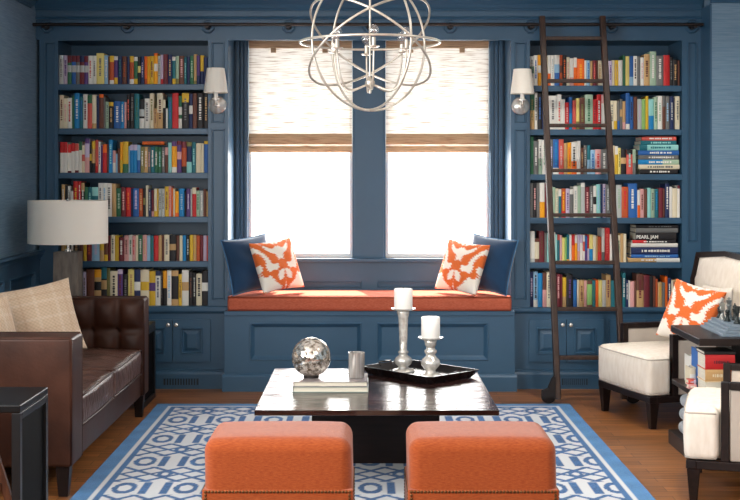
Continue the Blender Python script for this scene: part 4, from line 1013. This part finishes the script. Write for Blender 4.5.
# ================================================================ ARMCHAIRS
def armchair():
    root = local_root('armchair', 'cream upholstered armchair with dark wood frame by the bookcase, ikat pillow on it', 'armchair', 'cream armchairs with dark frames')
    def cr(yc, xc_):
        def f(p, hh):
            gx_, gy_ = p.x/.30, (p.y + yc - .3)/.34
            if p.z > 0: p.z += .022*max(0, 1-gx_**4)*max(0, 1-gy_**4)
            return p
        return f
    def cr2(p, hh):
        p = cr(.06, 0)(p, hh)
        if p.y < -hh.y*.5: p.y -= .014*(1-(p.x/hh.x)**2)*(1-(p.z/hh.z)**2)
        return p
    b = MB(); b.rbox(-.298, .298, -.02, .122, .176, .385, .03, 4, 6, fn=cr2); b.rbox(-.252, .252, .06, .545, .176, .3845, .03, 4, 6, fn=cr(.30, 0))
    se = part('seat', b, M['chairfab'], root, smooth='all')
    w = MB()
    for z in (.372, .186):
        w.tube([(-.292, .11, z), (-.292, 0, z), (-.282, -.014, z), (-.15, -.022, z), (.15, -.022, z), (.282, -.014, z), (.292, 0, z), (.292, .11, z)], .004, 8)
    part('welt', w, M['greige'], se, smooth='all')
    f = MB(); f.box(-.30, .30, -.012, .03, .140, .176); f.box(-.30, -.255, .03, .66, .140, .176); f.box(.255, .30, .03, .66, .140, .176); f.box(-.255, .255, .62, .66, .140, .176)
    part('seat_frame', f, M['espresso'], root, bevel=.003)
    for sx in (-1, 1):
        for y, rake in ((.018, 0), (.635, .05)):
            x = sx*.272
            l = MB(); l.quadgrid([[(x-a+ox, y-a+rk, z), (x+a+ox, y-a+rk, z), (x+a+ox, y+a+rk, z), (x-a+ox, y+a+rk, z)] for a, z, ox, rk in ((.016, 0, 0, rake), (.027, .1395, 0, 0))], wv=True)
            a = .016; l.poly([(x-a, y-a+rake, 0), (x-a, y+a+rake, 0), (x+a, y+a+rake, 0), (x+a, y-a+rake, 0)])
            part('leg', l, M['espresso'], root, bevel=.002)
        fr = MB(); xa, xb = sx*.258, sx*.298
        fr.box(xa, xb, .128, .162, .1765, .505); fr.box(xa, xb, .62, .655, .1765, .505); fr.box(xa, xb, .162, .62, .475, .505)
        ar = part('arm', fr, M['espresso'], root, bevel=.003)
        pn = MB(); pn.rbox(sx*.262, sx*.292, .163, .619, .1775, .474, .008, 2, 2); part('arm_panel', pn, M['greige'], ar, smooth='all')
    # flared back, leaning
    T = Matrix.Translation((0, .545, .20)) @ Matrix.Rotation(math.radians(-7), 4, 'X')
    half = [(.245, 0), (.250, .22), (.262, .40), (.275, .47), (.325, .525), (.330, .555), (.314, .62), (.300, .715)]
    out = half + [(.0, .738)] + [(-x, z) for x, z in half[::-1]]
    inn = [(x*.90 if abs(x) > .01 else 0, max(.02, z - .030) if z > .6 else z + .0) for x, z in out]; inn = [(x, max(z, .03)) for x, z in inn]
    n = len(out); fb = MB()
    for q in range(n):
        r = (q+1) % n
        if q == n-1: pass
        a, b_, c, d = out[q], out[r], inn[r], inn[q]
        fb.prism([(a[0], 0, a[1]), (b_[0], 0, b_[1]), (c[0], 0, c[1]), (d[0], 0, d[1])], (0, .055, 0))
    fb.xf(T); bk = part('back_frame', fb, M['espresso'], root, weld=False)
    up = MB(); N_ = 20
    def prof(z):                                    # inner half width at height
        pts = [(z_, x_) for x_, z_ in inn[:len(half)]]
        for (za, xa), (zb_, xb) in zip(pts, pts[1:]):
            if za <= z <= zb_: return xa + (xb-xa)*(z-za)/max(1e-6, zb_-za)
        return pts[-1][1]
    for ys, sg in ((.010, -1), (.045, 1)):
        rows = []
        for i in range(N_+1):
            z = .03 + (.687 - .03)*i/N_; hwid = prof(z) - .0005
            zz = lambda x: z + (.022*(1 - (x/hwid)**2)*(i/N_)**3)
            rows.append([(hwid*t, ys + sg*.028*((1 - t**4)*(1 - (2*i/N_-1)**4))**.6, zz(hwid*t)) for t in [-1 + 2*k/16 for k in range(17)]])
        up.quadgrid(rows)
    up.xf(T); part('back_upholstery', up, M['chairfab'], bk, smooth='all')
    return root
ch1 = armchair(); ch2 = copy_tree(ch1)
ch1.location = (1.449, 6.995, 0); ch1.rotation_euler = (0, 0, math.radians(-73.4))
ch2.location = (1.433, 5.497, 0); ch2.rotation_euler = (0, 0, math.radians(-106.9)); ch2['label'] = 'cream upholstered armchair with dark wood frame nearest the camera, partly cut off'
i3 = pillow('throw_pillow', 'orange and white ikat pillow leaning in the far armchair', 'pillow', .33, .345, .13, M['ikat'], ikat_col, 100)
put(i3, (1.815, 6.985, .592), -44, 20, 11)
wp = pillow('throw_pillow', 'plain cream pillow against the armchair back behind the ikat one', 'pillow', .30, .34, .10, M['chairfab'])
put(wp, (1.96, 7.038, .578), -73, 8, 0)

# ================================================================ TABLE BETWEEN THE ARMCHAIRS
TX, TXR, TYA, TYB, TZ = 1.555, 2.16, 5.83, 6.38, .602
root = thing('side_table', 'dark wood tiered side table between the two cream armchairs', 'side table', (1.85, 6.1, 0))
part('tabletop', MB().box(TX, TXR, TYA, TYB, TZ-.034, TZ), M['espresso'], root, bevel=.003)
part('shelf', MB().box(TX+.005, TXR, TYA+.01, TYB-.005, .305, .330), M['espresso'], root, bevel=.003)
part('plinth', MB().box(TX-.012, TXR, TYA+.04, TYB, 0, .070), M['espresso'], root, bevel=.003)
for za, zb_ in ((.0705, .3045), (.3305, TZ-.0345)):
    part('support', MB().box(1.752, 2.12, 5.99, 6.26, za, zb_), M['blackwood'], root, bevel=.003)
zz = .0704
for k, lab in enumerate(('bottom folded grey blue wool throw on the side table plinth', 'middle folded grey blue wool throw on the side table plinth', 'top folded grey blue wool throw on the side table plinth')):
    b = MB(); b.rbox(TX+.012+.004*k, 1.745, 5.93, 6.30, zz+.0003, zz+.066, .0325, 4, 5); 
    tag(part('folded_throw', b, M['blanket'], smooth='all'), lab, 'throw', 'folded throws under the side table'); zz += .0665
def shelf_book(label, x, yf, z, h, dp, c, top=None, bot=None, mid=None, tx=None):
    mb = spine_book(MB(), 0, x[1]-x[0], 0, h, 0, dp, c, top, bot, mid, tx, rb); used = sorted(set(mb.m)); mb.m = [used.index(i) for i in mb.m]
    o = part('book', mb, [BMATS[i] for i in used]); o.location = (x[0], yf, z); tag(o, label, 'book', 'books on the side table shelf'); return o
zs_ = .3304; g = 'books on the side table shelf'
X2 = (1.602, 1.742)
flat_book(0,0,0,0,'cr','thick cream book at the bottom of the stack under the side table top', .15, None, g, zs_, 5.90, None, None, True, X2, .060)
flat_book(0,0,0,0,'tn','tan book with bright orange end in the side table stack', .15, 'cr', g, zs_+.0603, 5.90, ('or',.3), None, False, X2, .056)
flat_book(0,0,0,0,'rd','thick red book near the top of the side table stack', .15, 'mr', g, zs_+.1166, 5.90, None, None, False, X2, .070)
flat_book(0,0,0,0,'dk','thin black book topping the side table stack', .155, None, g, zs_+.1869, 5.897, None, None, False, (1.597, 1.744), .016)
shelf_book('tall blue book standing at the edge of the side table shelf', (1.618, 1.640), 6.075, zs_, .185, .14, 'bl', tx='lb')
shelf_book('white book with black print standing behind the blue one on the side table', (1.612, 1.650), 6.225, zs_, .135, .10, 'wh', mid='dk', tx='dk')
shelf_book('short cream book standing on the side table shelf', (1.588, 1.617), 6.12, zs_, .092, .10, 'cr', mid='wh')
flat_book(0,0,0,0,'pk','pink book lying at the corner of the side table shelf', .05, 'wh', g, zs_, 6.05, None, None, False, (1.562, 1.600), .022)
flat_book(0,0,0,0,'co','coral striped book lying on the pink one on the side table', .048, 'li', g, zs_+.0224, 6.052, ('li',.3), None, False, (1.562, 1.599), .022)
# stepped chess board and its pieces
root = thing('chess_board', 'stepped blue grey chess board on the side table', 'chess board', (1.88, 6.09, TZ))
z = TZ + .0004
for k in range(4):
    part('tier', MB().box(1.682+.014*k, 2.085-.014*k, 5.895+.006*k, 6.285-.014*k, z, z+.0135), M['boardgrey'], root, bevel=.002); z += .0138
ZB = z - .0003
def piece(label, x, y, kind, mat, h):
    root = thing('chess_piece', label, 'chess piece', (x, y, ZB), 'chess pieces on the side table')
    body = [(0,0),(.017,0),(.018,.05),(.016,.09),(.012,.14),(.0145,.17),(.010,.22),(.0075,.40),(.0085,.58),(.013,.62),(.013,.65),(.009,.68)]
    part('body', MB().lathe([(r, ZB+.0003 + z*h) for r, z in body] + [(0, ZB + .68*h)], x, y, 20), mat, root, smooth='all')
    hd = MB(); zt = ZB + .68*h
    if kind == 'pawn': hd.lathe([(0.0115*math.sin(PI*k/12), zt + .010 - .0115*math.cos(PI*k/12)) for k in range(13)], x, y, 18)
    elif kind == 'rook':
        hd.lathe([(0, zt), (.013, zt), (.015, zt+.3*h), (.010, zt+.3*h), (.010, zt+.24*h), (0, zt+.24*h)], x, y, 18)
    elif kind == 'bishop': hd.lathe([(.004, zt), (.011, zt+.06*h), (.011, zt+.12*h), (.003, zt+.25*h), (.0045, zt+.28*h), (0, zt+.32*h)], x, y, 18)
    elif kind == 'king':
        hd.lathe([(.008, zt), (.015, zt+.20*h), (.010, zt+.22*h), (0, zt+.24*h)], x, y, 18); hd.box(x-.0025, x+.0025, y-.002, y+.002, zt+.22*h, zt+.36*h); hd.box(x-.008, x+.008, y-.002, y+.002, zt+.27*h, zt+.31*h)
    else:
        pts = [(-.012, 0), (.012, 0), (.010, .012), (.012, .024), (.004, .036), (-.004, .034), (-.016, .022), (-.014, .015), (-.006, .018), (-.010, .008)]
        hd.prism([(x + px_, y-.006, zt + pz_) for px_, pz_ in pts], (0, .012, 0))
    part('head', hd, mat, root, smooth=True)
for a in [('pewter knight at the sofa-side corner of the chess board', 1.748, 6.13, 'knight', M['chesslight'], .075),
          ('dark pawn just in front of the pewter knight on the chess board', 1.752, 6.06, 'pawn', M['chessdark'], .055),
          ('tall pewter king at the back of the chess board', 1.800, 6.20, 'king', M['chesslight'], .10),
          ('dark rook at the front corner of the chess board', 1.768, 5.955, 'rook', M['chessdark'], .085),
          ('dark bishop in the middle of the chess board edge', 1.800, 6.10, 'bishop', M['chessdark'], .085),
          ('pewter pawn between the dark rook and the bishop', 1.815, 6.02, 'pawn', M['chesslight'], .055),
          ('dark pawn behind the pewter knight on the chess board', 1.756, 6.205, 'pawn', M['chessdark'], .055)]: piece(*a)

# ================================================================ ORB CHANDELIER
SC = 220.0; cy = F/SC; cc = Vector(((370-VX)/SC, cy, zx(42.5, SC))); R = 68/SC
root = thing('orb_chandelier', 'orb chandelier of pale metal rings with clear globe bulbs over the coffee table', 'chandelier', tuple(cc))
def circ(u, v, r, n=72, off=Vector((0,0,0))):
    u = Vector(u).normalized(); v = Vector(v).normalized(); return [cc + off + u*(r*math.cos(2*PI*k/n)) + v*(r*math.sin(2*PI*k/n)) for k in range(n)]
tr = .0055
for u, v, r in (((1,0,0),(0,1,0),R*1.03), ((0,0,1),(.83,.56,0),R), ((0,0,1),(.58,-.81,0),R*.99),
             ((-.86,0,-.51),(.335*.51,.942,-.335*.86),R*1.01), ((.86,0,-.51),(-.335*.51,.942,-.335*.86),R*1.005)):
    part('ring', MB().tube(circ(u, v, r), tr, 8, closed=True), M['leaf'], root, smooth='all')
hz = zx(84, SC)
part('rod', MB().tube([(cc.x, cc.y, hz), (cc.x, cc.y, ZC-.03)], .005, 10), M['leaf'], root, smooth=True)
part('ceiling_canopy', MB().lathe([(0, ZC-.035), (.02, ZC-.034), (.055, ZC-.02), (.06, ZC-.004), (.06, ZC-.0005), (0, ZC-.0005)], cc.x, cc.y, 28), M['leaf'], root, smooth=True)
part('hub', MB().lathe([(0, hz-.045), (.006, hz-.042), (.008, hz-.03), (.004, hz-.024), (.012, hz-.016), (.022, hz-.004), (.022, hz+.012), (.012, hz+.02), (.005, hz+.035), (0, hz+.035)], cc.x, cc.y, 22), M['leaf'], root, smooth=True)
zcup = zx(51, SC)
for k in range(6):
    a = math.radians(35 + 60*k); ux, uy = math.cos(a), math.sin(a); ra = .180
    path = []
    for t in [i/16 for i in range(17)]:
        th = t*PI/2
        path.append((cc.x + ux*(.015 + (ra-.015)*math.sin(th)**.8), cc.y + uy*(.015 + (ra-.015)*math.sin(th)**.8), hz - .004 - .035*math.sin(PI*min(1, t*1.25))*(t < .8) + (zcup - hz + .004)*(1-math.cos(th))**1.5))
    ar = part('arm', MB().tube(path, .0042, 8), M['leaf'], root, smooth='all')
    x, y = cc.x + ux*ra, cc.y + uy*ra
    part('cup', MB().lathe([(0, zcup-.004), (.012, zcup-.003), (.026, zcup+.002), (.027, zcup+.005), (.010, zcup+.004), (.010, zcup+.042), (0, zcup+.042)], x, y, 18), M['leaf'], ar, smooth=True)
    zb_ = zcup + .0425
    part('bulb', MB().lathe([(0, zb_), (.008, zb_), (.009, zb_+.008), (.017, zb_+.014), (.0235, zb_+.027), (.0235, zb_+.036), (.017, zb_+.050), (.008, zb_+.055), (0, zb_+.057)], x, y, 20), M['glass'], ar, smooth='all')

# ================================================================ LIGHT AND CAMERA
w = bpy.data.worlds.new('daylight'); bpy.context.scene.world = w; w.use_nodes = True
w.node_tree.nodes['Background'].inputs['Color'].default_value = (1.0, .985, .96, 1); w.node_tree.nodes['Background'].inputs['Strength'].default_value = WORLD
def area(name, loc, rot, sx, sy, power, col=(1,1,1)):
    l = bpy.data.lights.new(name, 'AREA'); l.shape = 'RECTANGLE'; l.size = sx; l.size_y = sy; l.energy = power; l.color = col
    o = bpy.data.objects.new(name, l); C.objects.link(o); o.location = loc; o.rotation_euler = rot; return o
for i, (a, b) in enumerate(RW):                    # daylight through the two rear windows
    area('rear_window_daylight', ((a+b)/2, YR-.05, 1.45), (PI/2, 0, 0), b-a, 1.9, REAR[i], (1, .975, .94))
M['lens'] = pm('lit_downlight_lens', (255,250,240), .5); M['lens'].node_tree.nodes['Principled BSDF'].inputs['Emission Color'].default_value = (1,.95,.88,1); M['lens'].node_tree.nodes['Principled BSDF'].inputs['Emission Strength'].default_value = 4
FILL_POS = ['by the rear wall', 'over the middle of the room', 'over the coffee table', 'before the bookcases']
for q, y in enumerate((.8, 2.9, 5.0, 6.7)):  # unseen ceiling lamps added as fill from above, fittings included
    for x, sd in ((1.45, 'armchair'),):
        root = thing('recessed_downlight', 'added unseen ceiling downlight %s on the %s side' % (FILL_POS[q], sd), 'ceiling light', (x, y, ZC), 'added fill lights')
        part('trim_ring', MB().lathe([(.07, ZC-.0005), (.072, ZC-.006), (.09, ZC-.006), (.094, ZC-.0005)], x, y, 32), M['sash'], root, smooth=True)
        part('lens', MB().lathe([(0, ZC-.002), (.07, ZC-.002), (.07, ZC-.001), (0, ZC-.001)], x, y, 32), M['lens'], root)
        l = bpy.data.lights.new('downlight', 'AREA'); l.shape = 'DISK'; l.size = .14; l.energy = FILL*(1.0 if y < 6 else .8); l.color = (1, .95, .88); l.spread = math.radians(150)
        o = bpy.data.objects.new('downlight', l); C.objects.link(o); o.location = (x, y, ZC-.012)
for a, b in LW: area('side_window_daylight', (XL-.06, (a+b)/2, 1.625), (0, -PI/2, 0), 1.43, b-a-.02, SIDE, (1, .98, .95))
for a, b in WX:                                    # sky light through the two windows in view
    area('window_sky', ((a+b)/2, 8.56, (ZS+ZT)/2), (-PI/2, 0, 0), b-a-.06, ZT-ZS-.06, WINP, (1, .98, .95))
sun = bpy.data.lights.new('sun', 'SUN'); sun.energy = SUNP; sun.angle = math.radians(.6); sun.color = (1, .93, .82)
so = bpy.data.objects.new('sun', sun); C.objects.link(so); so.rotation_euler = Vector((.12, -math.cos(math.radians(61)), -math.sin(math.radians(61)))).to_track_quat('-Z', 'Y').to_euler()
cam = bpy.data.cameras.new('camera'); co = bpy.data.objects.new('camera', cam); C.objects.link(co)
co.location = (0, 0, H); co.rotation_euler = (PI/2, 0, 0); cam.sensor_width = 36; cam.lens = F/740*36; cam.shift_x = (370-VX)/740; cam.shift_y = -(250-VY)/740; cam.clip_start = .05
sc = bpy.context.scene; sc.camera = co
sc.view_settings.view_transform = 'Standard'; sc.view_settings.look = 'None'; sc.view_settings.gamma = 1; sc.view_settings.exposure = EXPO; sc.view_settings.use_curve_mapping = False
sc.cycles.use_denoising = True; sc.cycles.max_bounces = 10; sc.cycles.diffuse_bounces = 5; sc.cycles.caustics_reflective = False; sc.cycles.caustics_refractive = False; sc.cycles.sample_clamp_indirect = 6
